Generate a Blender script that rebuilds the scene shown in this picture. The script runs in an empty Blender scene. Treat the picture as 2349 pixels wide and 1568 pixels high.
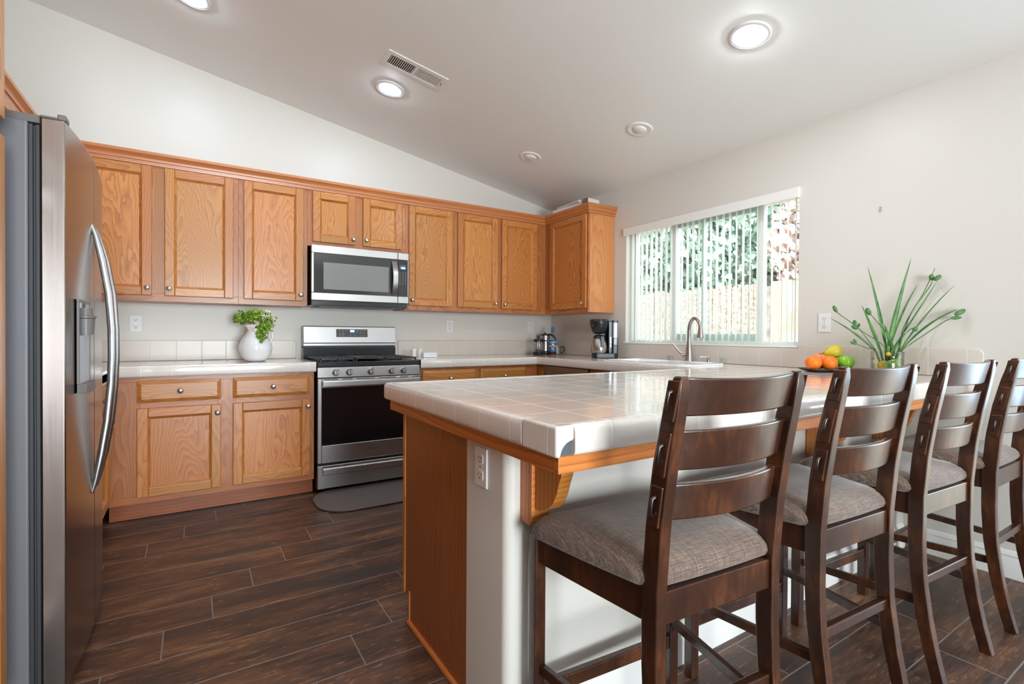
import bpy, bmesh, math, random
from mathutils import Vector, Matrix
random.seed(7)
R = random.Random(11)
C = bpy.context.scene.collection
scn = bpy.context.scene

# ------------------------------------------------------------------ camera
W_PX, H_PX = 2349, 1568
F_PX, CX, CY = 1143.25, 1173.46, 778.62
CAM = Vector((-3.218, -4.2785, 1.1201))
yaw, pitch, roll = math.radians(32.4058), math.radians(-.5529), math.radians(.3457)
fw = Vector((math.sin(yaw)*math.cos(pitch), math.cos(yaw)*math.cos(pitch), math.sin(pitch)))
rt = Vector((math.cos(yaw), -math.sin(yaw), 0)); up = rt.cross(fw)
rt, up = rt*math.cos(roll)+up*math.sin(roll), up*math.cos(roll)-rt*math.sin(roll)
cd = bpy.data.cameras.new('camera'); cam = bpy.data.objects.new('camera', cd); C.objects.link(cam)
cd.sensor_width = 36; cd.lens = F_PX/W_PX*36
cd.shift_x = (W_PX/2-CX)/W_PX; cd.shift_y = (CY-H_PX/2)/W_PX
cd.clip_start = .02; cd.clip_end = 200
cam.matrix_world = Matrix(((rt.x, up.x, -fw.x, CAM.x), (rt.y, up.y, -fw.y, CAM.y), (rt.z, up.z, -fw.z, CAM.z), (0, 0, 0, 1)))
scn.camera = cam


# two level directions at 32.4 degrees to the walls, used to turn small things on the counters
DIR_R = Vector((.8443, -.5359, 0)); DIR_F = Vector((.5359, .8443, 0))

# ------------------------------------------------------------------ view, world, daylight
scn.view_settings.view_transform = 'Standard'; scn.view_settings.look = 'None'
scn.view_settings.gamma = 1; scn.view_settings.use_curve_mapping = False
scn.view_settings.exposure = .70
scn.cycles.use_denoising = True
scn.cycles.max_bounces = 8; scn.cycles.diffuse_bounces = 5; scn.cycles.glossy_bounces = 4
scn.cycles.transmission_bounces = 8; scn.cycles.transparent_max_bounces = 16
scn.cycles.caustics_reflective = False; scn.cycles.caustics_refractive = False
scn.cycles.sample_clamp_indirect = 6
wd = bpy.data.worlds.new('world'); scn.world = wd; wd.use_nodes = True
bg = wd.node_tree.nodes['Background']; bg.inputs[0].default_value = (.80, .90, 1, 1); bg.inputs[1].default_value = 4.8

def area_light(name, loc, direction, sx, sy, power, col):
    l = bpy.data.lights.new(name, 'AREA'); l.shape = 'RECTANGLE'; l.size = sx; l.size_y = sy
    l.energy = power; l.color = col
    o = bpy.data.objects.new(name, l); C.objects.link(o); o.location = loc
    o.rotation_euler = Vector(direction).to_track_quat('-Z', 'Y').to_euler()
    return o
sun = bpy.data.lights.new('sun', 'SUN'); sun.energy = 5; sun.angle = .02; sun.color = (1, .95, .86)
so = bpy.data.objects.new('sun', sun); C.objects.link(so)
so.rotation_euler = Vector((.55, -.35, -.75)).to_track_quat('-Z', 'Y').to_euler()
# daylight of the patio door and the side windows of the living area behind the camera
area_light('daylight_back_window', (-2.6, -8.25, 1.25), (0, 1, 0.7), 1.6, 2.0, 220, (.90, .95, 1))
area_light('daylight_patio_door', (.25, -4.36, 1.08), (-1, 0, .45), 2.0, .86, 30, (.42, .67, 1))

# ------------------------------------------------------------------ materials
def srgb(r, g, b):
    f = lambda c: (c/255/12.92) if c/255 <= .04045 else ((c/255+.055)/1.055)**2.4
    return (f(r), f(g), f(b), 1)
class NT:
    def __init__(s, name):
        s.m = bpy.data.materials.new(name); s.m.use_nodes = True
        s.t = s.m.node_tree; s.n = s.t.nodes; s.b = s.n['Principled BSDF']
    def add(s, kind, **kw):
        n = s.n.new(kind)
        for k, v in kw.items(): setattr(n, k, v)
        return n
    def link(s, a, b): s.t.links.new(a, b)
    def _in(s, sock, v):
        if v is None: return
        if hasattr(v, 'is_output'): s.link(v, sock)
        else: sock.default_value = v
    def math(s, op, a, b=None, c=None, clamp=False):
        n = s.add('ShaderNodeMath', operation=op, use_clamp=clamp)
        s._in(n.inputs[0], a); s._in(n.inputs[1], b); s._in(n.inputs[2], c)
        return n.outputs[0]
    def mix(s, fac, a, b, blend='MIX'):
        n = s.add('ShaderNodeMix', data_type='RGBA', blend_type=blend)
        s._in(n.inputs[0], fac); s._in(n.inputs[6], a); s._in(n.inputs[7], b)
        return n.outputs[2]
    def comb(s, x, y, z):
        n = s.add('ShaderNodeCombineXYZ')
        for i, v in enumerate((x, y, z)): s._in(n.inputs[i], v)
        return n.outputs[0]
    def sep(s, v):
        n = s.add('ShaderNodeSeparateXYZ'); s.link(v, n.inputs[0]); return n.outputs
    def noise(s, vec, scale, detail=3, rough=.5, out=0, dim='3D'):
        n = s.add('ShaderNodeTexNoise', noise_dimensions=dim)
        if vec is not None: s.link(vec, n.inputs['Vector'])
        n.inputs['Scale'].default_value = scale; n.inputs['Detail'].default_value = detail
        n.inputs['Roughness'].default_value = rough
        return n.outputs[out]
    def ramp(s, fac, stops):
        n = s.add('ShaderNodeValToRGB'); s.link(fac, n.inputs[0])
        e = n.color_ramp.elements
        while len(e) < len(stops): e.new(.5)
        for i, (p, c) in enumerate(stops): e[i].position = p; e[i].color = c
        return n.outputs[0]
    def bump(s, h, strength, dist=.001):
        n = s.add('ShaderNodeBump'); s.link(h, n.inputs['Height'])
        n.inputs['Strength'].default_value = strength; n.inputs['Distance'].default_value = dist
        s.link(n.outputs[0], s.b.inputs['Normal']); return n.outputs[0]
    def base(s, v): s._in(s.b.inputs['Base Color'], v)
    def rough(s, v): s._in(s.b.inputs['Roughness'], v)
    def pos(s): return s.add('ShaderNodeNewGeometry').outputs['Position']
    def obj(s): return s.add('ShaderNodeTexCoord').outputs['Object']
def plain(name, col, rough=.5, metal=0, spec=.5, coat=0, emit=None, estr=0):
    k = NT(name); k.base(col); k.rough(rough); k.b.inputs['Metallic'].default_value = metal
    k.b.inputs['Specular IOR Level'].default_value = spec; k.b.inputs['Coat Weight'].default_value = coat
    if coat: k.b.inputs['Coat Roughness'].default_value = .08
    if emit: k.b.inputs['Emission Color'].default_value = emit; k.b.inputs['Emission Strength'].default_value = estr
    return k.m

def oak(name, light, mid, dark, freq=60, warp=1.0, ray_str=.5, slope=.11, ring=.62):
    k = NT(name)
    uvn = k.add('ShaderNodeUVMap', uv_map='UVMap').outputs[0]; rn = k.add('ShaderNodeUVMap', uv_map='Rnd').outputs[0]
    u, v, _ = k.sep(uvn); r1, r2, _ = k.sep(rn)
    uo = k.math('ADD', u, k.math('MULTIPLY', r1, 37.0))
    w = k.noise(k.comb(k.math('MULTIPLY', uo, 1.9), k.math('MULTIPLY', v, 6.0), k.math('MULTIPLY', r2, 9.0)), 1.0, 1, .4)
    w2 = k.noise(k.comb(k.math('MULTIPLY', uo, 7.0), k.math('MULTIPLY', v, 26.0), r2), 1.0, 2, .5)
    vv = k.math('ADD', v, k.math('MULTIPLY', k.math('SUBTRACT', r2, .5), .26))
    vv = k.math('ADD', vv, k.math('MULTIPLY', k.math('SUBTRACT', w, .5), .10*warp))
    us = k.math('ADD', u, k.math('MULTIPLY', r1, 1.5))
    d = k.math('ADD', k.math('MULTIPLY', k.math('SUBTRACT', w, .5), .26*warp), k.math('ADD', .10, k.math('MULTIPLY', us, slope)))
    d = k.math('ADD', d, k.math('MULTIPLY', k.math('SUBTRACT', w2, .5), .035*warp))
    q = k.math('SQRT', k.math('ADD', k.math('MULTIPLY', vv, vv), k.math('MULTIPLY', d, d)))
    fr = k.math('FRACT', k.math('MULTIPLY', q, freq))
    g = k.math('POWER', fr, 2.0)
    fine = k.noise(k.comb(k.math('MULTIPLY', uo, 6.0), k.math('MULTIPLY', v, 260.0), r2), 1.0, 2, .6)
    g2 = k.math('ADD', k.math('MULTIPLY', g, ring), k.math('MULTIPLY', k.math('SUBTRACT', fine, .40), ray_str), clamp=True)
    col = k.ramp(g2, [(0, light), (.42, mid), (1, dark)])
    tone = k.math('ADD', .90, k.math('MULTIPLY', r1, .18))
    t = k.add('ShaderNodeHueSaturation'); k.link(col, t.inputs['Color']); k.link(tone, t.inputs['Value'])
    k.link(k.math('ADD', .494, k.math('MULTIPLY', r2, .010)), t.inputs['Hue'])
    k.base(t.outputs[0]); k.rough(.38); k.b.inputs['Coat Weight'].default_value = .25; k.b.inputs['Coat Roughness'].default_value = .2
    k.bump(g2, .1, .0006)
    return k.m
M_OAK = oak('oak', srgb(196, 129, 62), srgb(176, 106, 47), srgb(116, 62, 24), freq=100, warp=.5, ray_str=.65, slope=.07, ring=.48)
M_OAKF = oak('oak_face_frame', srgb(186, 118, 64), srgb(163, 95, 48), srgb(108, 56, 26), freq=104, warp=.3, ray_str=.8, slope=.04, ring=.42)  # pinker, darker oak: glossy reflections on the frames put into the colour
M_OAKP = oak('oak_plywood_panel', srgb(202, 134, 66), srgb(181, 111, 49), srgb(124, 68, 27), freq=80, warp=.85, ray_str=.5, ring=.58)
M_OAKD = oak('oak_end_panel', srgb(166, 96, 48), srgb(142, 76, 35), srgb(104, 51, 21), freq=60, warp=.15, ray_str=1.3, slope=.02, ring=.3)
M_CROWN = oak('oak_crown', srgb(190, 118, 66), srgb(170, 98, 52), srgb(128, 68, 34), freq=60, warp=.15, ray_str=.5, slope=.005, ring=.3)
M_SIDE = oak('oak_cabinet_side', srgb(214, 148, 90), srgb(198, 128, 72), srgb(156, 94, 50), freq=60, warp=.4, ray_str=.6, slope=.05, ring=.4)
M_TRIM = oak('oak_trim', srgb(214, 138, 66), srgb(194, 116, 50), srgb(148, 82, 34), freq=60, warp=.3, ray_str=.6, slope=.03)

def dark_wood():
    k = NT('espresso_stained_wood'); p = k.obj()
    x, y, z = k.sep(p)
    n = k.noise(k.comb(k.math('MULTIPLY', x, 8), k.math('MULTIPLY', y, 8), k.math('MULTIPLY', z, 8)), 1, 4, .6)
    f = k.noise(k.comb(k.math('MULTIPLY', x, 60), k.math('MULTIPLY', y, 60), k.math('MULTIPLY', z, 14)), 1, 3, .6)
    c = k.ramp(k.math('ADD', k.math('MULTIPLY', n, .6), k.math('MULTIPLY', f, .4)), [(.3, srgb(34, 18, 11)), (.52, srgb(63, 34, 20)), (.75, srgb(112, 65, 36))])
    k.base(c); k.rough(.3); k.b.inputs['Coat Weight'].default_value = .25; k.b.inputs['Coat Roughness'].default_value = .2
    k.bump(f, .05, .0005)
    return k.m
M_DARK = dark_wood()

def fabric():
    k = NT('taupe_woven_fabric'); x, y, z = k.sep(k.obj())
    a = k.noise(k.comb(k.math('MULTIPLY', x, 640), k.math('MULTIPLY', y, 30), z), 1, 2, .6)
    b = k.noise(k.comb(k.math('MULTIPLY', x, 28), k.math('MULTIPLY', y, 520), k.math('MULTIPLY', z, 300)), 1, 2, .6)
    g = k.math('ADD', k.math('MULTIPLY', a, .5), k.math('MULTIPLY', b, .5))
    k.base(k.ramp(g, [(.34, srgb(66, 52, 45)), (.5, srgb(104, 85, 74)), (.66, srgb(146, 124, 108))]))
    k.rough(.9); k.b.inputs['Sheen Weight'].default_value = .3; k.bump(g, .4, .0012)
    return k.m
M_FAB = fabric()

def wall_paint(name, col, sc=90, st=.12):
    k = NT(name); n = k.noise(k.pos(), sc, 3, .55); k.base(col); k.rough(.42); k.bump(n, st, .002); return k.m
M_WALL = wall_paint('wall_paint', srgb(219, 214, 206))
M_CEIL = wall_paint('ceiling_paint', srgb(238, 237, 233), 60, .16)
M_WHITE = plain('white_semi_gloss', srgb(236, 234, 230), .3)
M_PLATE = plain('white_plastic', srgb(232, 230, 228), .3)
M_SLOT = plain('socket_slot_dark', srgb(60, 52, 50), .5)

def tile_mat(name, col, grout, ph, pitch, rg=.1):
    k = NT(name); x, y, z = k.sep(k.pos())
    nx, ny, nz = k.sep(k.add('ShaderNodeNewGeometry').outputs['True Normal'])
    def line(c, p0):
        f = k.math('FRACT', k.math('DIVIDE', k.math('SUBTRACT', c, p0-50*pitch), pitch))
        d = k.math('MINIMUM', f, k.math('SUBTRACT', 1, f))
        return k.math('SUBTRACT', 1, k.math('DIVIDE', d, .0034/pitch, clamp=True), clamp=True)
    mx = k.math('LESS_THAN', k.math('ABSOLUTE', nx), .75); my = k.math('LESS_THAN', k.math('ABSOLUTE', ny), .75)
    g = k.math('MAXIMUM', k.math('MULTIPLY', line(x, ph[0]), mx), k.math('MULTIPLY', line(y, ph[1]), my))
    cx_ = k.math('FLOOR', k.math('DIVIDE', k.math('SUBTRACT', x, ph[0]), pitch)); cy_ = k.math('FLOOR', k.math('DIVIDE', k.math('SUBTRACT', y, ph[1]), pitch))
    wn = k.add('ShaderNodeTexWhiteNoise'); k.link(k.comb(cx_, cy_, 0), wn.inputs['Vector'])
    tone = k.mix(k.math('MULTIPLY', wn.outputs[0], .5), col, tuple(c*.93 for c in col[:3])+(1,))
    k.base(k.mix(g, tone, grout)); k.rough(k.math('ADD', rg, k.math('MULTIPLY', g, .5)))
    wob = k.noise(k.pos(), 9, 2, .5)
    h = k.math('SUBTRACT', k.math('MULTIPLY', wob, .35), g)
    k.bump(h, .35, .0015)
    k.b.inputs['Coat Weight'].default_value = .3 if rg < .2 else 0; k.b.inputs['Coat Roughness'].default_value = .05
    return k.m
TP = .1535
M_TILE = tile_mat('ceramic_tile', srgb(228, 219, 211), srgb(240, 236, 230), (-2.41, -2.95), TP)
M_SPLASH = tile_mat('backsplash_tile', srgb(220, 210, 200), srgb(232, 226, 218), (-2.41, -2.95), TP, .3)

def floor_mat():
    k = NT('wood_look_plank_tile'); x, y, z = k.sep(k.pos())
    Wd, L = .1972, .906
    rowf = k.math('DIVIDE', k.math('ADD', y, 1.419+20*Wd), Wd); row = k.math('FLOOR', rowf)
    xs = k.math('DIVIDE', k.math('SUBTRACT', k.math('ADD', x, 3.318+16*.159+20*L), k.math('MULTIPLY', row, .159)), L); col = k.math('FLOOR', xs)
    def ln(f, w):
        f = k.math('FRACT', f); d = k.math('MINIMUM', f, k.math('SUBTRACT', 1, f))
        return k.math('SUBTRACT', 1, k.math('DIVIDE', d, w, clamp=True), clamp=True)
    g = k.math('MAXIMUM', ln(rowf, .0032/Wd), ln(xs, .0032/L))
    g = k.math('MULTIPLY', g, 1.6, clamp=True)
    w2 = k.add('ShaderNodeTexWhiteNoise'); k.link(k.comb(row, col, 3), w2.inputs['Vector']); r = w2.outputs[0]
    ro = k.math('MULTIPLY', r, 50)
    def nz(sx, sy, d, ro_=.6): return k.noise(k.comb(k.math('ADD', k.math('MULTIPLY', x, sx), ro), k.math('MULTIPLY', y, sy), ro), 1, d, ro_)
    big = nz(2.4, 9, 5, .62); mid = nz(11, 80, 4, .7); streak = nz(5, 150, 3, .6); dk = nz(1.7, 7.5, 6, .55); pale = nz(16, 60, 4, .75)
    t = k.math('ADD', k.math('ADD', k.math('MULTIPLY', big, .70), k.math('MULTIPLY', mid, .45)), k.math('MULTIPLY', k.math('SUBTRACT', streak, .5), .25))
    c = k.ramp(t, [(.40, srgb(40, 29, 25)), (.54, srgb(74, 49, 37)), (.66, srgb(104, 69, 48)), (.80, srgb(158, 114, 80))])
    dm = k.math('MULTIPLY', k.math('SUBTRACT', dk, .52, clamp=True), 8.0, clamp=True)
    c = k.mix(k.math('MULTIPLY', dm, .8), c, srgb(48, 42, 42))
    pm = k.math('MULTIPLY', k.math('MULTIPLY', k.math('SUBTRACT', pale, .58, clamp=True), 6.0), k.math('SUBTRACT', 1, dm), clamp=True)
    c = k.mix(k.math('MULTIPLY', pm, .75), c, srgb(176, 138, 108))
    k.base(k.mix(g, c, srgb(132, 116, 108)))
    k.rough(k.math('ADD', .28, k.math('MULTIPLY', mid, .25)))
    k.bump(k.math('SUBTRACT', k.math('MULTIPLY', mid, .5), g), .3, .0015)
    return k.m
M_FLOOR = floor_mat()

def steel(name, col, rough=.28, axis=0, amp=.1):
    k = NT(name); x, y, z = k.sep(k.pos())
    s = [k.math('MULTIPLY', c, 3.0 if i == axis else 260.0) for i, c in enumerate((x, y, z))]
    n = k.noise(k.comb(*s), 1, 2, .5)
    k.base(col); k.b.inputs['Metallic'].default_value = 1
    k.rough(k.math('ADD', rough-amp/2, k.math('MULTIPLY', n, amp)))
    return k.m
M_STEEL = steel('brushed_stainless', (.45, .437, .432, 1), .33, 0)
M_STEELV = steel('brushed_stainless_vertical', (.44, .42, .41, 1), .25, 2)
M_FRIDGE = steel('fridge_stainless', (.33, .30, .285, 1), .24, 2)
M_STEELD = steel('dark_stainless', (.30, .28, .27, 1), .3, 1)
M_HANDLE = plain('satin_handle_steel', (.46, .45, .45, 1), .3, 1)
M_NICKEL = plain('satin_nickel', (.62, .61, .60, 1), .28, 1)
M_BRUSHN = plain('brushed_nickel_faucet', (.50, .47, .44, 1), .26, 1)
M_CHROME = plain('chrome', (.8, .8, .8, 1), .08, 1)
M_BLACKG = plain('black_glass', (.008, .008, .009, 1), .06, 0, .5, .5)
M_BLACK = plain('black_enamel', (.014, .014, .016, 1), .25)
M_IRON = plain('cast_iron', (.022, .022, .025, 1), .42)
M_PLASTIC = plain('black_plastic', (.014, .014, .016, 1), .3)
M_GREYP = plain('grey_plastic', srgb(105, 98, 96), .4)
M_FRSIDE = plain('fridge_side_grey', srgb(108, 107, 112), .45)
M_GASKET = plain('door_gasket', srgb(50, 50, 54), .5)
M_MAT = plain('grey_rubber_mat', srgb(98, 90, 86), .6)
M_CERAM = plain('white_glazed_ceramic', srgb(232, 232, 234), .12, 0, .5, .5)
M_MWWIN = plain('microwave_screen', srgb(128, 128, 126), .22, 0, .5, .3)
M_BLUE = plain('blue_display', (.02, .06, .3, 1), .3, emit=(.04, .2, 1, 1), estr=2.2)
M_DIGIT = plain('display_digit', (.6, .8, 1, 1), .3, emit=(.55, .8, 1, 1), estr=3)
M_PRINT = plain('panel_print', srgb(150, 150, 152), .5)
M_LOGO = plain('logo_chrome', srgb(210, 210, 212), .25, .8)
M_LOGOD = plain('logo_dark', srgb(88, 82, 80), .3, .6)

def glass_mat(name, tint=(1, 1, 1, 1), refl=.07):
    k = NT(name); k.n.remove(k.b)
    tr = k.add('ShaderNodeBsdfTransparent'); tr.inputs[0].default_value = tint
    gl = k.add('ShaderNodeBsdfGlossy'); gl.inputs['Roughness'].default_value = .02
    lw = k.add('ShaderNodeLayerWeight'); lw.inputs[0].default_value = .25
    f = k.math('ADD', refl*.4, k.math('MULTIPLY', lw.outputs['Fresnel'], .5), clamp=True)
    mx = k.add('ShaderNodeMixShader'); k.link(f, mx.inputs[0]); k.link(tr.outputs[0], mx.inputs[1]); k.link(gl.outputs[0], mx.inputs[2])
    k.link(mx.outputs[0], k.n['Material Output'].inputs[0]); return k.m
M_GLASS = glass_mat('clear_glass', (.97, .98, .97, 1))
M_PANE = glass_mat('window_glass', (.95, .98, .97, 1), .05)
M_SYRUP = glass_mat('amber_syrup', (.75, .36, .16, 1))
M_WATER = glass_mat('vase_water', (.97, .99, .93, 1), .03)
M_TANK = plain('smoked_tank', srgb(146, 142, 156), .18)
M_TANKW = plain('tank_water_dark', srgb(72, 80, 94), .18)
def leafy(name, a, b, sc=30):
    k = NT(name); k.base(k.ramp(k.noise(k.pos(), sc, 2, .5), [(.35, a), (.65, b)])); k.rough(.45)
    k.b.inputs['Subsurface Weight'].default_value = 0; return k.m
M_LEAF = leafy('bright_green_leaf', srgb(66, 112, 22), srgb(158, 190, 60), 45)
M_BLADE = leafy('blade_green', srgb(46, 98, 44), srgb(92, 138, 62), 18)
M_BUD = leafy('bud_green', srgb(62, 108, 56), srgb(88, 134, 78), 60)
M_CREAM = leafy('cream_petal', srgb(226, 216, 186), srgb(246, 240, 220), 80)
M_TREE = leafy('tree_leaf', srgb(104, 126, 110), srgb(160, 178, 156), 3)
M_DRY = leafy('dry_branch', srgb(190, 160, 148), srgb(230, 206, 196), 5)
M_BARK = leafy('bark', srgb(86, 76, 68), srgb(126, 112, 100), 9)
def fruit(name, a, b, sc, rough=.4, bmp=.25, bsc=260):
    k = NT(name); k.base(k.ramp(k.noise(k.obj(), sc, 3, .5), [(.35, a), (.65, b)])); k.rough(rough)
    k.bump(k.noise(k.obj(), bsc, 1, .5), bmp, .001); return k.m
M_ORANGE = fruit('orange_peel', srgb(244, 118, 20), srgb(250, 140, 36), 10)
M_PINKF = fruit('pink_orange_peel', srgb(240, 140, 80), srgb(250, 172, 120), 14)
M_PEAR = fruit('pear_skin', srgb(206, 186, 40), srgb(232, 212, 80), 16, .4, .05)
M_APPLE = fruit('green_apple_skin', srgb(116, 180, 34), srgb(166, 214, 66), 14, .25, .03)
M_LEMON = fruit('lemon_peel', srgb(246, 186, 20), srgb(252, 206, 50), 14)
M_PLATEB = plain('dark_brown_plate', srgb(74, 56, 50), .3)

# ------------------------------------------------------------------ mesh helper
class MB:
    """collects shapes in local (u, v, n) coordinates; M turns them into world coordinates"""
    def __init__(s, M=None):
        s.bm = bmesh.new(); s.M = M or Matrix.Identity(4)
        s.uv = s.bm.loops.layers.uv.new('UVMap'); s.rn = s.bm.loops.layers.uv.new('Rnd')
    def v(s, p): return s.bm.verts.new(s.M @ Vector(p))
    def face(s, pts, uvs=None, rnd=(0, 0), mat=0, verts=None):
        vs = verts or [s.v(p) for p in pts]
        try: f = s.bm.faces.new(vs)
        except ValueError: return None
        f.material_index = mat
        for i, l in enumerate(f.loops):
            if uvs: l[s.uv].uv = uvs[i]
            l[s.rn].uv = rnd
        return f
    def board(s, x0, x1, y0, y1, z0, z1, grain=None, mat=0, rnd=None):
        """box with uv running along its grain axis"""
        if x0 > x1: x0, x1 = x1, x0
        if y0 > y1: y0, y1 = y1, y0
        if z0 > z1: z0, z1 = z1, z0
        d = (x1-x0, y1-y0, z1-z0)
        g = grain if grain is not None else max(range(3), key=lambda i: d[i])
        c = ((x0+x1)/2, (y0+y1)/2, (z0+z1)/2)
        rnd = rnd or (R.random(), R.random())
        P = [(x0, y0, z0), (x1, y0, z0), (x1, y1, z0), (x0, y1, z0), (x0, y0, z1), (x1, y0, z1), (x1, y1, z1), (x0, y1, z1)]
        V = [s.v(p) for p in P]
        for idx, ax in (((0, 3, 2, 1), 2), ((4, 5, 6, 7), 2), ((0, 1, 5, 4), 1), ((2, 3, 7, 6), 1), ((1, 2, 6, 5), 0), ((0, 4, 7, 3), 0)):
            o = [i for i in range(3) if i != ax]
            ua = g if g in o else o[0]; va = o[0] if o[1] == ua else o[1]
            s.face(None, [(P[i][ua]-c[ua], P[i][va]-c[va]) for i in idx], rnd, mat, [V[i] for i in idx])
    def quad(s, pts, grain=0, rnd=(.5, .5), c=(0, 0, 0), mat=0):
        va = 1 if grain == 0 else 0
        s.face(pts, [(p[grain]-c[grain], p[va]-c[va]) for p in pts], rnd, mat)
    def lathe(s, prof, c=(0, 0, 0), axis=2, seg=24, mat=0, cap=True, sx=1, sy=1):
        rings = []
        a = [(1, 2, 0), (2, 0, 1), (0, 1, 2)][axis]
        for r, h in prof:
            ring = []
            for k in range(seg):
                t = 2*math.pi*k/seg; q = [0, 0, 0]
                q[a[0]] = r*math.cos(t)*sx; q[a[1]] = r*math.sin(t)*sy; q[a[2]] = h
                ring.append(s.v((q[0]+c[0], q[1]+c[1], q[2]+c[2])))
            rings.append(ring)
        for A, B in zip(rings, rings[1:]):
            for k in range(seg):
                s.face(None, None, (0, 0), mat, [A[k], A[(k+1) % seg], B[(k+1) % seg], B[k]])
        if cap:
            if prof[0][0] > 1e-6: s.face(None, None, (0, 0), mat, rings[0])
            if prof[-1][0] > 1e-6: s.face(None, None, (0, 0), mat, rings[-1])
    def tube(s, pts, r, seg=10, mat=0, flat=1.0, upv=None, cap=True):
        pts = [Vector(p) for p in pts]; n = len(pts)
        rs = r if isinstance(r, (list, tuple)) else [r]*n
        T = [((pts[min(i+1, n-1)]-pts[max(i-1, 0)]).normalized()) for i in range(n)]
        ref = Vector(upv) if upv else (Vector((0, 0, 1)) if abs(T[0].z) < .9 else Vector((1, 0, 0)))
        rings = []
        for i in range(n):
            a = (ref-T[i]*ref.dot(T[i]))
            a = a.normalized() if a.length > 1e-6 else T[i].orthogonal().normalized()
            ref = a; b = T[i].cross(a)
            rings.append([s.v(pts[i]+a*rs[i]*flat*math.cos(2*math.pi*k/seg)+b*rs[i]*math.sin(2*math.pi*k/seg)) for k in range(seg)])
        for A, B in zip(rings, rings[1:]):
            for k in range(seg): s.face(None, None, (0, 0), mat, [A[k], A[(k+1) % seg], B[(k+1) % seg], B[k]])
        if cap: s.face(None, None, (0, 0), mat, rings[0]); s.face(None, None, (0, 0), mat, rings[-1])
    def prism(s, poly, axis, a, b, mat=0, rnd=None):
        """polygon in the two other axes (in order), extruded from a to b"""
        o = [i for i in range(3) if i != axis]; rnd = rnd or (R.random(), R.random())
        def mk(p, h):
            q = [0, 0, 0]; q[o[0]], q[o[1]] = p; q[axis] = h; return tuple(q)
        A = [s.v(mk(p, a)) for p in poly]; B = [s.v(mk(p, b)) for p in poly]; n = len(poly)
        s.face(None, [(p[1], p[0]) for p in poly], rnd, mat, A); s.face(None, [(p[1], p[0]) for p in poly], rnd, mat, B)
        L = 0
        for i in range(n):
            j = (i+1) % n; dl = math.dist(poly[i], poly[j])
            s.face(None, [(a, L), (a, L+dl), (b, L+dl), (b, L)], rnd, mat, [A[i], A[j], B[j], B[i]]); L += dl
    def sweep(s, prof, path, mat=0, closed=False, rnd=None):
        """profile (outward, height) swept along a plan path; outward is the right-hand side of travel; mitred"""
        n = len(path); P = [Vector(p) for p in path]; rings = []; rnd = rnd or (R.random(), R.random())
        def nrm(i, j):
            t = (P[j]-P[i]).normalized(); return Vector((t.y, -t.x))
        for i in range(n):
            if closed: n0, n1 = nrm((i-1) % n, i), nrm(i, (i+1) % n)
            else:
                n0 = nrm(i-1, i) if i > 0 else nrm(0, 1); n1 = nrm(i, i+1) if i < n-1 else n0
            m = (n0+n1); m = m/(m.dot(n0)) if m.length > 1e-6 else n0
            rings.append([s.v((P[i].x+m.x*o, P[i].y+m.y*o, h)) for o, h in prof])
        Ls = [0]
        for i in range(1, n+1): Ls.append(Ls[-1]+(P[i % n]-P[i-1]).length)
        hs = [0]
        for i in range(1, len(prof)): hs.append(hs[-1]+math.dist(prof[i], prof[i-1]))
        rng = range(n) if closed else range(n-1)
        for i in rng:
            A, B = rings[i], rings[(i+1) % n]
            for k in range(len(prof)-1):
                s.face(None, [(Ls[i], hs[k]), (Ls[i+1], hs[k]), (Ls[i+1], hs[k+1]), (Ls[i], hs[k+1])], rnd, mat, [A[k], B[k], B[k+1], A[k+1]])
        if not closed:
            s.face(None, [(o, h) for o, h in prof], rnd, mat, rings[0]); s.face(None, [(o, h) for o, h in prof], rnd, mat, rings[-1])
    def loft(s, rings, mat=0, cap=True):
        RR = [[s.v(p) for p in r] for r in rings]; n = len(RR[0])
        for A, B in zip(RR, RR[1:]):
            for k in range(n): s.face(None, None, (0, 0), mat, [A[k], A[(k+1) % n], B[(k+1) % n], B[k]])
        if cap: s.face(None, None, (0, 0), mat, RR[0]); s.face(None, None, (0, 0), mat, RR[-1])
    def build(s, name, mats, parent=None, bevel=0, seg=2, smooth=None, label=None, subsurf=0):
        bm = s.bm; bmesh.ops.recalc_face_normals(bm, faces=bm.faces)
        off = Vector((0, 0, 0)); q = parent
        while q is not None: off += q.location; q = q.parent
        if off.length: bmesh.ops.translate(bm, verts=bm.verts, vec=-off)
        me = bpy.data.meshes.new(name); bm.to_mesh(me); bm.free()
        for m in (mats if isinstance(mats, (list, tuple)) else [mats]): me.materials.append(m)
        if smooth is not None:
            for p in me.polygons: p.use_smooth = True
            me.set_sharp_from_angle(angle=math.radians(smooth))
        o = bpy.data.objects.new(name, me); C.objects.link(o)
        if parent is not None: o.parent = parent
        if bevel:
            b = o.modifiers.new('bevel', 'BEVEL'); b.width = bevel; b.segments = seg; b.limit_method = 'ANGLE'; b.angle_limit = math.radians(40)
        if subsurf:
            b = o.modifiers.new('sub', 'SUBSURF'); b.levels = b.render_levels = subsurf
        if label: o['label'] = label
        return o
def tag(o, label, cat, group=None):
    o['label'] = label; o['category'] = cat
    if group: o['group'] = group
    return o
def thing(name, loc, label, cat, group=None):
    o = bpy.data.objects.new(name, None); C.objects.link(o); o.location = loc; o.empty_display_size = .1
    return tag(o, label, cat, group)
def structure(o): o['kind'] = 'structure'; return o
def copy_tree(o, parent=None):
    c = o.copy(); C.objects.link(c)
    if parent is not None: c.parent = parent
    for ch in o.children: copy_tree(ch, c)
    return c
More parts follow.
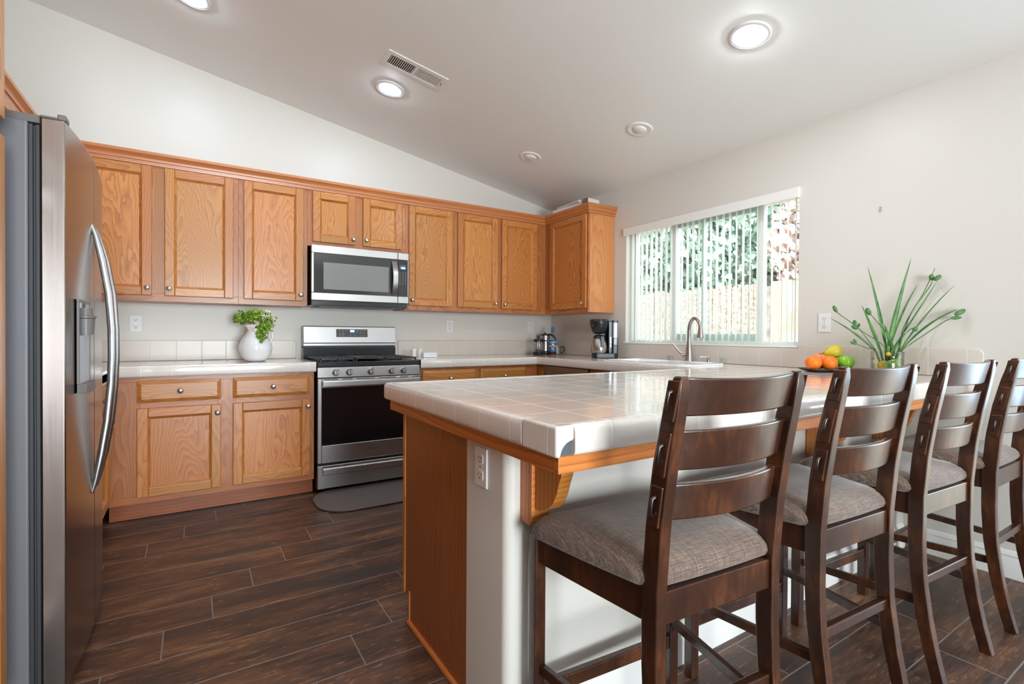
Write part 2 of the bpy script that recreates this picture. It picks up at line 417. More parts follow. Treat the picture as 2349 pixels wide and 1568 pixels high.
def text(name, body, size, M, mat, parent, bold=0.0):
    cu = bpy.data.curves.new('lettering', 'FONT'); cu.body = body; cu.size = size; cu.align_x = 'CENTER'; cu.align_y = 'CENTER'
    cu.extrude = .0004; cu.offset = bold
    tmp = bpy.data.objects.new('lettering', cu); C.objects.link(tmp); bpy.context.view_layer.update()
    me = bpy.data.meshes.new_from_object(tmp.evaluated_get(bpy.context.evaluated_depsgraph_get()))
    bpy.data.objects.remove(tmp); bpy.data.curves.remove(cu)
    me.name = name; me.materials.clear(); me.materials.append(mat)
    off = Vector((0, 0, 0)); q = parent
    while q is not None: off += q.location; q = q.parent
    me.transform(Matrix.Translation(-off) @ M)
    o = bpy.data.objects.new(name, me); C.objects.link(o); o.parent = parent
    return o
def frame(origin, u, n):
    u = Vector(u); n = Vector(n); v = n.cross(u); o = Vector(origin)
    return Matrix(((u.x, v.x, n.x, o.x), (u.y, v.y, n.y, o.y), (u.z, v.z, n.z, o.z), (0, 0, 0, 1)))
def F_BACK(y): return frame((0, y, 0), (1, 0, 0), (0, -1, 0))     # faces the room from the back wall: u = x
def F_WIN(x): return frame((x, 0, 0), (0, -1, 0), (-1, 0, 0))     # window wall: u = -y
def F_LEFT(x): return frame((x, 0, 0), (0, 1, 0), (1, 0, 0))      # left wall: u = y
def arc(cx, cy, r, a0, a1, n):
    return [(cx+r*math.cos(math.radians(a0+(a1-a0)*i/n)), cy+r*math.sin(math.radians(a0+(a1-a0)*i/n))) for i in range(n+1)]
def rrect(x0, x1, y0, y1, r, n=6):
    return arc(x1-r, y0+r, r, -90, 0, n)+arc(x1-r, y1-r, r, 0, 90, n)+arc(x0+r, y1-r, r, 90, 180, n)+arc(x0+r, y0+r, r, 180, 270, n)
def bez(p0, p1, p2, n):
    p0, p1, p2 = Vector(p0), Vector(p1), Vector(p2)
    return [p0*(1-t)**2+p1*2*t*(1-t)+p2*t*t for t in (i/n for i in range(n+1))]

# ------------------------------------------------------------------ room shell
SL = .184
def ceil_z(x): return 2.44-SL*x
XL, XF, YF = -4.265, -8.6, -8.0
WY0, WY1, WZ0, WZ1 = -2.588, -1.092, 1.052, 2.058           # kitchen window opening
def shell():
    m = MB(); m.board(XF-.2, .15, YF-.2, .15, -.1, 0); structure(m.build('floor', M_FLOOR))
    m = MB(); RX = -4.9
    m.prism([(.2, ceil_z(.2)), (RX, ceil_z(RX)), (XF-.25, 2.44), (XF-.25, 2.6), (RX, ceil_z(RX)+.16), (.2, ceil_z(.2)+.16)], 1, YF-.25, .2)
    structure(m.build('ceiling', M_CEIL))
    m = MB(); m.prism([(XF, 0), (.15, 0), (.15, 2.42), (0, 2.445), (-4.9, 3.345), (XF, 2.445)], 1, 0, .15)
    structure(m.build('wall_back', M_WALL))
    m = MB(); m.board(XL-.12, XL, -3.22, 0, 0, 3.22); structure(m.build('wall_left', M_WALL))
    m = MB(); m.board(XF-.15, XF, YF, .1, 0, 2.46); structure(m.build('wall_far_left', M_WALL))
    m = MB(); t = .15; zt = 2.445
    m.board(0, t, WY1, .15, 0, zt); m.board(0, t, WY0, WY1, 0, WZ0); m.board(0, t, WY0, WY1, WZ1, zt)
    m.board(0, t, -3.92, WY0, 0, zt)
    m.board(0, t, -4.80, -3.92, 2.1, zt); m.board(0, t, YF-.15, -4.80, 0, zt)
    structure(m.build('wall_right', M_WALL))
    m = MB(); DX0, DX1 = -3.45, -1.75
    m.board(DX1, .15, YF-.15, YF, 0, 2.44); m.board(DX0, DX1, YF-.15, YF, 2.3, 2.44); m.board(XF, DX0, YF-.15, YF, 0, 2.44)
    m.prism([(XF, 2.44), (.15, 2.42), (-4.9, 3.345)], 1, YF-.15, YF)
    structure(m.build('wall_front', M_WALL))
    # baseboards
    bp = [(0, 0), (.014, 0), (.014, .085), (.009, .098), (.012, .106), (.006, .122), (0, .128)]
    m = MB(); m.sweep(bp, [(0, -3.19), (0, -3.915)]); structure(m.build('baseboard_right', M_WHITE, smooth=30))
    # kitchen window: frame, mullions, panes, sill
    w = structure(bpy.data.objects.new('window_1', None)); C.objects.link(w); w.location = (.12, (WY0+WY1)/2, WZ0)
    m = MB(); x0, x1 = .085, .14; b = .035
    m.board(x0, x1, WY0, WY1, WZ0, WZ0+b); m.board(x0, x1, WY0, WY1, WZ1-b, WZ1); m.board(x0, x1, WY0, WY0+b, WZ0+b, WZ1-b); m.board(x0, x1, WY1-b, WY1, WZ0+b, WZ1-b)
    m.build('window_frame', M_WHITE, w, .003)
    for ym, wd_ in ((-1.545, .05), (-2.277, .05)):
        m = MB(); m.board(x0+.005, x1-.005, ym-wd_/2, ym+wd_/2, WZ0+b, WZ1-b); m.build('mullion', M_WHITE, w, .003)
    m = MB(); m.board(x0+.012, x1-.02, -1.835, -1.80, WZ0+b+.05, WZ1-b-.03); m.board(x0+.012, x1-.02, -2.252, -1.57, WZ0+b, WZ0+b+.05)
    m.board(x0+.012, x1-.02, -2.252, -1.57, WZ1-b-.03, WZ1-b); m.build('sash', plain('sash_pale_green', srgb(196, 214, 206), .4), w, .002)
    for ya, yb in ((WY1-b, -1.52), (-1.57, -2.252), (-2.302, WY0+b)):
        m = MB(); m.board(.115, .119, yb, ya, WZ0+b, WZ1-b); m.build('pane', M_PANE, w)
    m = MB(); m.board(-.012, .085, WY0, WY1, WZ0-.004, WZ0+.008); m.build('window_sill', M_WHITE, w, .003)
    # patio door and side window behind the camera
    d = structure(bpy.data.objects.new('door_1', None)); C.objects.link(d); d.location = (-2.6, YF-.08, 0)
    m = MB()
    for xa in (DX0, -2.63, DX1-.06): m.board(xa, xa+.06, YF-.1, YF-.05, .06, 2.24)
    m.board(DX0, DX1, YF-.1, YF-.05, 2.24, 2.3); m.board(DX0, DX1, YF-.1, YF-.05, 0, .06); m.build('door_frame', M_WHITE, d)
    m = MB(); m.board(DX0+.06, DX1-.06, YF-.08, YF-.075, .06, 2.24); m.build('pane', M_PANE, d)
    w2 = structure(bpy.data.objects.new('door_2', None)); C.objects.link(w2); w2.location = (.08, -4.36, 0)
    m = MB()
    for ya in (-4.80, -3.97): m.board(.05, .11, ya, ya+.05, .06, 2.05)
    m.board(.05, .11, -4.80, -3.92, 0, .06); m.board(.05, .11, -4.80, -3.92, 2.05, 2.1); m.build('door_frame', M_WHITE, w2)
    m = MB(); m.board(.083, .088, -4.75, -3.97, .06, 2.05); m.build('pane', M_PANE, w2)
shell()

# ------------------------------------------------------------------ cabinets
KNOB = [(.0055, 0), (.0055, .012), (.0135, .017), (.0160, .022), (.0150, .027), (.009, .031), (.0, .032)]
def add_knob(M, u, v, n, parent):
    m = MB(M); m.lathe(KNOB, (u, v, n), 2, 20); m.build('knob', M_NICKEL, parent, smooth=50)
def add_door(M, u0, u1, v0, v1, n, root, knob=None, st=.054):
    m = MB(M); t = .020
    m.board(u0, u0+st, v0, v1, n, n+t, 1); m.board(u1-st, u1, v0, v1, n, n+t, 1)
    m.board(u0+st, u1-st, v0, v0+st, n, n+t, 0); m.board(u0+st, u1-st, v1-st, v1, n, n+t, 0)
    door = m.build('door', M_OAK, root, .0045, 3)
    m = MB(M); a, b, c, e = u0+st, u1-st, v0+st, v1-st; i = .012
    hi, lo = n+t-.002, n+.007
    rn = (R.random(), R.random())
    for P, g in (([(a, c, hi), (b, c, hi), (b-i, c+i, lo), (a+i, c+i, lo)], 0), ([(a, e, hi), (a+i, e-i, lo), (b-i, e-i, lo), (b, e, hi)], 0),
                 ([(a, c, hi), (a+i, c+i, lo), (a+i, e-i, lo), (a, e, hi)], 1), ([(b, c, hi), (b, e, hi), (b-i, e-i, lo), (b-i, c+i, lo)], 1)):
        m.quad(P, g, rn, P[0])
    m.board(a, b, c, e, n+.0005, lo, 1, 1)
    m.build('panel', [M_OAK, M_OAKP], door)
    if knob: add_knob(M, knob[0], knob[1], n+t, door)
    return door
def add_drawer(M, u0, u1, v0, v1, n, root):
    m = MB(M); i, lo, hi = .022, n+.011, n+.021; rn = (R.random(), R.random()); c = ((u0+u1)/2, (v0+v1)/2, 0)
    m.board(u0, u1, v0, v1, n, lo, 0, 0, rn)
    o = [(u0, v0), (u1, v0), (u1, v1), (u0, v1)]; q = [(u0+i, v0+i), (u1-i, v0+i), (u1-i, v1-i), (u0+i, v1-i)]
    for k in range(4):
        j = (k+1) % 4; m.quad([(*o[k], lo+.0002), (*o[j], lo+.0002), (*q[j], hi), (*q[k], hi)], 0, rn, c)
    m.quad([(*p, hi) for p in q], 0, rn, c)
    d = m.build('drawer', M_OAK, root); add_knob(M, (u0+u1)/2, (v0+v1)/2, hi, d); return d
def cabinet(name, label, M, u0, u1, v0, v1, depth, doors=(), drawers=(), stiles=(), rails=(), toe=None, rail_t=.05, rail_b=.05, cat='cabinet', group=None, side_mat=None, gap=.002):
    """M's plane is the face-frame front; n points to the room"""
    o = M @ Vector(((u0+u1)/2, 0, -depth/2))
    root = thing(name, (o.x, o.y, v0 if toe is None else 0), label, cat, group)
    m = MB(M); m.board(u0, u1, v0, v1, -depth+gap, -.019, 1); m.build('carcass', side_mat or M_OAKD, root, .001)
    m = MB(M)
    m.board(u0, u1, v1-rail_t, v1, -.019, 0, 0); m.board(u0, u1, v0, v0+rail_b, -.019, 0, 0)
    for a, b in stiles: m.board(a, b, v0+rail_b, v1-rail_t, -.019, 0, 1)
    for a, b, c, d in rails: m.board(a, b, c, d, -.019, -.0005, 0)
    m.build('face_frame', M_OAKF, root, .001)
    for a, b, c, d, kn in doors: add_door(M, a, b, c, d, .002, root, kn)
    for a, b, c, d in drawers: add_drawer(M, a, b, c, d, .001, root)
    if toe:
        m = MB(M); m.board(u0, u1, 0.003, v0, -depth+gap, -toe, 0); m.build('toe_kick', M_OAKD, root)
    return root

UZ0, UZ1, DB, DT = 1.324, 2.215, 1.361, 2.19
MB_ = F_BACK(-.305)
G_UP = None
cabinet('wall_cabinet', 'oak wall cabinet with two tall doors, between fridge and single-door cabinet', MB_, -3.965, -2.963, UZ0, UZ1, .305,
        [(-3.90, -3.454, DB, DT, (-3.478, 1.408)), (-3.386, -2.994, DB, DT, (-3.362, 1.409))], stiles=[(-3.965, -3.89), (-3.47, -3.37), (-3.005, -2.963)])
cabinet('wall_cabinet', 'oak single-door wall cabinet directly above the white pitcher, left of the microwave', MB_, -2.9625, -2.5095, UZ0, UZ1, .305,
        [(-2.931, -2.539, DB, DT, (-2.560, 1.405))], stiles=[(-2.9625, -2.915), (-2.555, -2.5095)])
cabinet('wall_cabinet', 'short oak wall cabinet with two small square doors above the microwave', MB_, -2.509, -1.7475, 1.779, UZ1, .305,
        [(-2.475, -2.160, 1.812, DT, (-2.178, 1.853)), (-2.099, -1.780, 1.812, DT, (-2.075, 1.857))], stiles=[(-2.509, -2.46), (-2.175, -2.085), (-1.795, -1.7475)], rail_b=.045)
cabinet('wall_cabinet', 'oak single-door wall cabinet just right of the microwave, knob at lower left', MB_, -1.747, -1.2965, UZ0, UZ1, .305,
        [(-1.719, -1.322, DB, DT, (-1.695, 1.405))], stiles=[(-1.747, -1.705), (-1.335, -1.2965)])
cabinet('wall_cabinet', 'oak wall cabinet with two doors whose knobs meet in the middle, next to room corner', MB_, -1.296, -.3055, UZ0, UZ1, .305,
        [(-1.268, -.862, DB, DT, (-.888, 1.405)), (-.815, -.418, DB, DT, (-.791, 1.403))], stiles=[(-1.296, -1.255), (-.875, -.80), (-.43, -.3055)])
MW_ = F_WIN(-.306)
cabinet('wall_cabinet', 'oak wall cabinet on the window wall above the coffee maker, plain side panel showing', MW_, .002, .942, UZ0, 2.2745, .306,
        [(.403, .928, DB, DT, (.893, 1.403))], stiles=[(.305, .42), (.915, .942)], side_mat=M_SIDE, rail_t=.10)
ML_ = F_LEFT(-3.965)
cabinet('wall_cabinet', 'oak wall cabinet on the left wall just beyond the fridge top', ML_, -1.39, -.306, UZ0, UZ1, .30,
        [(-.885, -.37, DB, DT, (-.86, 1.41)), (-1.36, -.925, DB, DT, (-.95, 1.41))], stiles=[(-.385, -.306), (-.94, -.87), (-1.39, -1.345)])
cabinet('wall_cabinet', 'short oak cabinet over the refrigerator', ML_, -2.448, -1.3905, 1.86, UZ1, .30,
        [(-1.90, -1.42, 1.89, DT, None), (-2.42, -1.93, 1.89, DT, None)], stiles=[(-1.44, -1.39), (-1.95, -1.88), (-2.448, -2.40)])
# crown
CRP = [(0, 2.196), (.012, 2.196), (.014, 2.206), (.010, 2.208), (.012, 2.218), (.018, 2.220), (.019, 2.230), (.024, 2.240), (.032, 2.252), (.037, 2.258), (.038, 2.275), (.0, 2.275)]
m = MB(); m.sweep(CRP, [(-3.965, -2.449), (-3.965, -.305), (-.306, -.305), (-.306, -.9425), (0.0, -.9425)][::1])
t = tag(m.build('crown_molding', M_CROWN, None, smooth=25), 'stepped oak crown molding running along the tops of the wall cabinets', 'crown molding'); t['kind'] = 'thing'
# pantry
ML_P = F_LEFT(-3.662)
cabinet('pantry_cabinet', 'tall oak pantry cabinet at the frame edge, nearest the refrigerator', ML_P, -3.2, -2.45, .1, UZ1+.12, .60,
        [(-2.81, -2.4505, .14, 1.632, None), (-2.81, -2.4505, 1.678, 2.30, None), (-3.19, -2.83, .14, 1.632, None), (-3.19, -2.83, 1.678, 2.30, None)],
        stiles=[(-2.86, -2.78), (-3.2, -3.17), (-2.48, -2.45)], rails=[(-3.17, -2.48, 1.62, 1.69)], toe=.07)
# base cabinets
MBB = F_BACK(-.605)
BZ0, BZ1 = .105, .856
cabinet('base_cabinet', 'oak base cabinet with two drawers over two doors, left of the range', MBB, -3.645, -2.517, BZ0, BZ1, .605,
        [(-3.509, -3.079, .1416, .670, (-3.099, .618)), (-3.013, -2.546, .1416, .670, (-2.562, .622))],
        [(-3.509, -3.079, .702, .833), (-3.013, -2.546, .702, .833)],
        stiles=[(-3.645, -3.495), (-3.095, -2.998), (-2.56, -2.517)], rails=[(-3.495, -3.095, .655, .715), (-2.998, -2.56, .655, .715)], toe=.05, rail_t=.03, rail_b=.045)
cabinet('base_cabinet', 'oak base cabinet with drawers right of the range, half hidden by the peninsula', MBB, -1.7425, -.607, BZ0, BZ1, .605,
        [(-1.715, -1.247, .1416, .670, (-1.27, .62)), (-1.20, -.739, .1416, .670, (-1.17, .62))],
        [(-1.715, -1.247, .702, .835), (-1.20, -.739, .702, .835)],
        stiles=[(-1.7425, -1.70), (-1.262, -1.186), (-.755, -.607)], rails=[(-1.70, -1.262, .655, .715), (-1.186, -.755, .655, .715)], toe=.05, rail_t=.03, rail_b=.045)
MLB = F_LEFT(-3.648)
cabinet('base_cabinet', 'oak base cabinet on the left wall, only its edge and knob beside the fridge handle', MLB, -1.395, -.608, BZ0, BZ1, .615,
        [(-1.37, -.70, .1416, .670, (-.735, .625))], [(-1.37, -.70, .702, .833)], stiles=[(-.72, -.608), (-1.395, -1.35)], rails=[(-1.35, -.72, .655, .715)], toe=.05, rail_t=.03, rail_b=.045)
MWB = F_WIN(-.605)
cabinet('base_cabinet', 'oak sink base cabinet under the window, behind the peninsula', MWB, 1.3105, 2.37, BZ0, BZ1, .60,
        [(1.34, 1.83, .1416, .80, (1.80, .75)), (1.86, 2.34, .1416, .80, (1.89, .75))], stiles=[(1.3105, 1.355), (1.815, 1.875), (2.325, 2.37)], toe=.05, rail_t=.03, rail_b=.045)
m = MB(MWB); m.board(.607, .7265, BZ0, BZ1, -.019, 0, 1); m.board(.607, .7265, .003, BZ0, -.07, -.05, 0)
tag(m.build('filler_panel', M_OAK, None), 'narrow oak filler strip between corner drawers and the dishwasher', 'filler panel')
# dishwasher
dw = thing('dishwasher', (-.33, -1.017, 0), 'stainless dishwasher under the corner counter, only its top edge in view', 'dishwasher')
m = MB(MWB); m.board(.730, 1.307, .10, .853, -.57, -.005); m.board(.74, 1.29, .004, .10, -.57, -.06); m.build('tub', M_GREYP, dw)
m = MB(MWB); m.board(.732, 1.305, .115, .72, -.004, .022); m.build('door', M_STEELD, dw, .003)
m = MB(MWB); m.board(.732, 1.305, .725, .852, -.004, .024); m.build('control_panel', M_STEELD, dw, .003)
m = MB(MWB); m.board(.76, .85, .795, .80, .0242, .0252); m.board(.76, .85, .812, .814, .0242, .0252); m.build('panel_marks', M_PRINT, dw)

# ------------------------------------------------------------------ counters
CT, CBZ = .9227, .857
def edge_prof(inset=.05):
    return [(-inset, CT-.004), (-inset+.003, CT+.001), (-.018, CT+.0025), (-.008, CT+.0005), (-.002, CT-.006), (0, CT-.014), (0, CBZ+.012), (-.002, CBZ+.004), (-.007, CBZ), (-inset, CBZ)]
def top_slab(m, poly): m.prism(poly, 2, CBZ+.002, CT)
# left counter: back wall left of the range plus the left run
cl = thing('tiled_countertop', (-3.1, -.33, CBZ), 'white tiled countertop left of the range, under the pitcher', 'countertop')
m = MB(); top_slab(m, [(XL+.003, -.003), (-2.515, -.003), (-2.515, -.645), (-3.60, -.645), (-3.60, -1.385), (XL+.003, -1.385)]); m.build('tile_top', M_TILE, cl)
m = MB(); m.sweep(edge_prof(), [(-3.60, -1.385), (-3.60, -.6494), (-2.512, -.6494)]); m.build('tile_edge', M_TILE, cl, smooth=50)
# right counter: range to corner, window wall and peninsula, one piece
PX0, PY0, PY1 = -2.572, -3.44, -2.300
cr = thing('tiled_countertop', (-1.2, -2.8, CBZ), 'white tiled countertop running round the corner, past the sink and out along the peninsula', 'countertop')
m = MB(); top_slab(m, [(-1.7435, -.003), (-.003, -.003), (-.003, PY0+.02), (PX0+.02, PY0+.02), (PX0+.02, PY1-.02), (-.645, PY1-.02), (-.645, -.645), (-1.7435, -.645)]); m.build('tile_top', M_TILE, cr)
m = MB(); m.sweep(edge_prof(), [(-1.7435, -.6494), (-.6494, -.6494), (-.6494, PY1), (PX0, PY1), (PX0, PY0+.135)]); m.build('tile_edge', M_TILE, cr, smooth=50)
NX1 = PX0+.052     # the corner tile's lower right part is broken away along an arc
m = MB(); m.sweep(edge_prof(), [(NX1, PY0), (-.004, PY0)]); m.build('tile_edge', M_TILE, cr, smooth=50)
def corner_tile():
    m = MB(); z1 = CT+.0022
    ar = [(NX1-.0015-.036*math.sin(math.radians(a)), CBZ+.034*math.cos(math.radians(a))) for a in range(0, 91, 10)]
    m.prism([(PX0+.0005, CBZ), (PX0+.0005, z1), (NX1-.0015, z1)]+ar, 1, PY0+.0005, PY0+.133)
    return m.build('corner_tile', M_TILE, cr, .009, 4, smooth=50, label='corner tile with a chipped lower edge')
corner_tile()
m = MB(); m.board(NX1-.045, NX1+.02, PY0+.016, PY0+.0195, CBZ, CT-.012); m.build('substrate', plain('mortar_bed_grey', srgb(84, 92, 100), .8), cr)
# oak band under the peninsula tile edge
m = MB(); TZ0 = .8155
m.board(PX0+.022, PX0+.042, PY0+.0402, PY1-.01, TZ0, CBZ-.001, 1); m.board(PX0+.022, -.003, PY0+.02, PY0+.04, TZ0, CBZ-.001, 0); m.board(PX0+.0422, -.655, PY1-.03, PY1-.01, TZ0, CBZ-.001, 0)
m.board(PX0+.042, -.003, PY0+.04, -2.93, CBZ-.018, CBZ-.001, 0)
m.build('oak_band', M_TRIM, cr, .0015)
# sink rim
sk = thing('kitchen_sink', (-.36, -1.80, CT), 'white sink rim set in the tiled counter below the window', 'sink')
m = MB(); n = 0
out, inn = rrect(-.59, -.15, -2.2, -1.4, .06), rrect(-.55, -.19, -2.16, -1.44, .04)
m.loft([[(x, y, CT+.0005) for x, y in out], [(x, y, CT+.012) for x, y in rrect(-.585, -.155, -2.195, -1.405, .058)], [(x, y, CT+.014) for x, y in rrect(-.56, -.18, -2.17, -1.43, .045)], [(x, y, CT+.004) for x, y in inn]])
m.build('basin', M_CERAM, sk, smooth=60)
# backsplashes: one row of tile with a rounded cap
def splash(label, M, u0, u1, cap0=False, cap1=False):
    m = MB(M); zt = 1.066; th = .011
    prof = [(.0, CT+.001), (th, CT+.001), (th, zt-.010), (th-.003, zt-.003), (th-.008, zt), (0, zt)]
    a, b = u0, u1
    ring = lambda u, k: [(u, h, min(o, th-k) if o > th-k else o) for o, h in prof]
    if cap0 or cap1:
        r = .03
        pol = [(a, CT+.001), (b, CT+.001)]
        pol += arc(b-r, zt-r, r, 0, 90, 6) if cap1 else [(b, zt)]
        pol += arc(a+r, zt-r, r, 90, 180, 6) if cap0 else [(a, zt)]
        m.prism(pol, 2, 0.0005, th); o = m.build('tile_backsplash', M_SPLASH, None, .004, 3)
    else:
        m.loft([ring(a, 0), ring(b, 0)]); o = m.build('tile_backsplash', M_SPLASH, None, smooth=50)
    return tag(o, label, 'backsplash')
splash('low tile backsplash on the back wall behind the white pitcher', F_BACK(-.0005), XL+.003, -2.539, False, True)
splash('low tile backsplash on the back wall between the range and the room corner', F_BACK(-.0005), -1.697, -.015)
m = MB(F_WIN(-.0005)); zt = 1.066; th = .011
m.prism([(.0005, CT+.001), (3.472, CT+.001)]+arc(3.472-.03, zt-.03, .03, 0, 90, 6)+[(-WY0+.005, zt), (-WY0+.005, WZ0-.006), (-WY1-.005, WZ0-.006), (-WY1-.005, zt), (.0005, zt)], 2, .0005, th)
tag(m.build('tile_backsplash', M_SPLASH, None, .004, 3), 'low tile backsplash along the window wall, rounded at its end past the plant', 'backsplash')
splash('low tile backsplash on the left wall behind the refrigerator', F_LEFT(XL+.0005), -1.385, -.015)

# ------------------------------------------------------------------ peninsula body
pen = thing('peninsula_cabinet', (-1.55, -2.65, 0), 'oak end panel and cabinet body of the peninsula, facing the range aisle', 'cabinet')
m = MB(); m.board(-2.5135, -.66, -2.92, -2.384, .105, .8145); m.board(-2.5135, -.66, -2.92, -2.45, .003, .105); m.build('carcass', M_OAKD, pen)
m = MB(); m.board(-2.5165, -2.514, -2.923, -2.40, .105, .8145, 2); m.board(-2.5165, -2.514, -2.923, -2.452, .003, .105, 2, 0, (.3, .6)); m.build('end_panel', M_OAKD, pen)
m = MB(); m.board(-2.520, -2.50, -2.401, -2.378, .105, .8145, 2); m.board(-2.520, -2.50, -2.4525, -2.444, .003, .125, 2); m.build('end_stile', M_TRIM, pen, .002)
m = MB(); m.tube([(-2.5185, -2.922, .006), (-2.5185, -2.446, .006)], .011, 12); m.build('shoe_molding', M_TRIM, pen, smooth=60)
# half wall carrying the overhang
YW = -3.155
m = MB(); m.prism(arc(-2.516+.028, YW+.028, .028, 180, 270, 8)+[(-.0005, YW), (-.0005, -2.9235), (-2.516, -2.9235)], 2, .0, .8145)
structure(m.build('wall_peninsula', M_WALL, None, smooth=40))
bp = [(0, 0), (.014, 0), (.014, .085), (.009, .098), (.012, .106), (.006, .122), (0, .128)]
m = MB(); m.sweep(bp[::1], [(-2.47, YW), (-.014, YW)]); structure(m.build('baseboard_peninsula', M_WHITE, None, smooth=30))
def corbel(x, label):
    c = thing('corbel', (x+.04, YW, .62), label, 'corbel', 'oak corbels under the counter overhang')
    m = MB(); m.prism([(YW-.001, .617), (YW-.001, .8145), (YW-.055, .8145), (YW-.055, .632), (YW-.045, .617)], 0, x, x+.058); m.build('back_plate', M_TRIM, c, .004)
    pr = [(YW-.056, .8145), (-3.324, .8145), (-3.321, .774), (-3.312, .752), (-3.302, .722), (-3.289, .698), (-3.270, .680), (-3.243, .667), (YW-.056, .660)]
    m = MB(); m.prism(pr, 0, x+.010, x+.048); m.build('bracket', M_TRIM, c, .002)
corbel(-2.474, 'oak corbel under the broken corner of the peninsula, beside the end outlet')
corbel(-1.012, 'oak corbel under the overhang seen between the nearest two stools')
corbel(-.385, 'oak corbel under the overhang close to the window wall')

# ------------------------------------------------------------------ outlets
def outlet(M, u, v, label, tint=None):
    o = M @ Vector((u, v, 0)); t = thing('wall_outlet', o, label, 'outlet', 'duplex outlets')
    m = MB(M); m.board(u-.035, u+.035, v-.057, v+.057, .0005, .006); m.build('cover_plate', M_PLATE, t, .002)
    for s in (-1, 1):
        cy = v+s*.0235
        m = MB(M); m.prism(rrect(u-.0165, u+.0165, cy-.0145, cy+.0145, .010), 2, .006, .0075); r = m.build('socket', M_PLATE, t)
        m = MB(M); m.board(u-.0085, u-.0060, cy-.002, cy+.008, .0074, .0078); m.board(u+.0055, u+.0080, cy-.001, cy+.007, .0074, .0078); m.lathe([(.0028, .0074), (.0028, .0078)], (u, cy-.0075, 0), 2, 10)
        m.build('slots', M_SLOT, r)
    m = MB(M); m.lathe([(.003, .0058), (.003, .0072), (.0, .0074)], (u, v, 0), 2, 10); m.build('screw', M_NICKEL if tint is None else tint, t)
outlet(F_BACK(-.0), -3.563, 1.182, 'white duplex outlet on the back wall between fridge handle and pitcher')
outlet(F_BACK(-.0), -1.196, 1.197, 'duplex outlet with dark screw on the back wall right of the range', M_SLOT)
outlet(F_BACK(-.0), -.269, 1.200, 'duplex outlet in the back corner above the french press')
outlet(F_WIN(-.0), 2.746, 1.205, 'duplex outlet on the window wall behind the tall green plant')
outlet(frame((-2.516, 0, 0), (0, -1, 0), (-1, 0, 0)), 3.018, .738, 'duplex outlet on the end of the peninsula half wall')

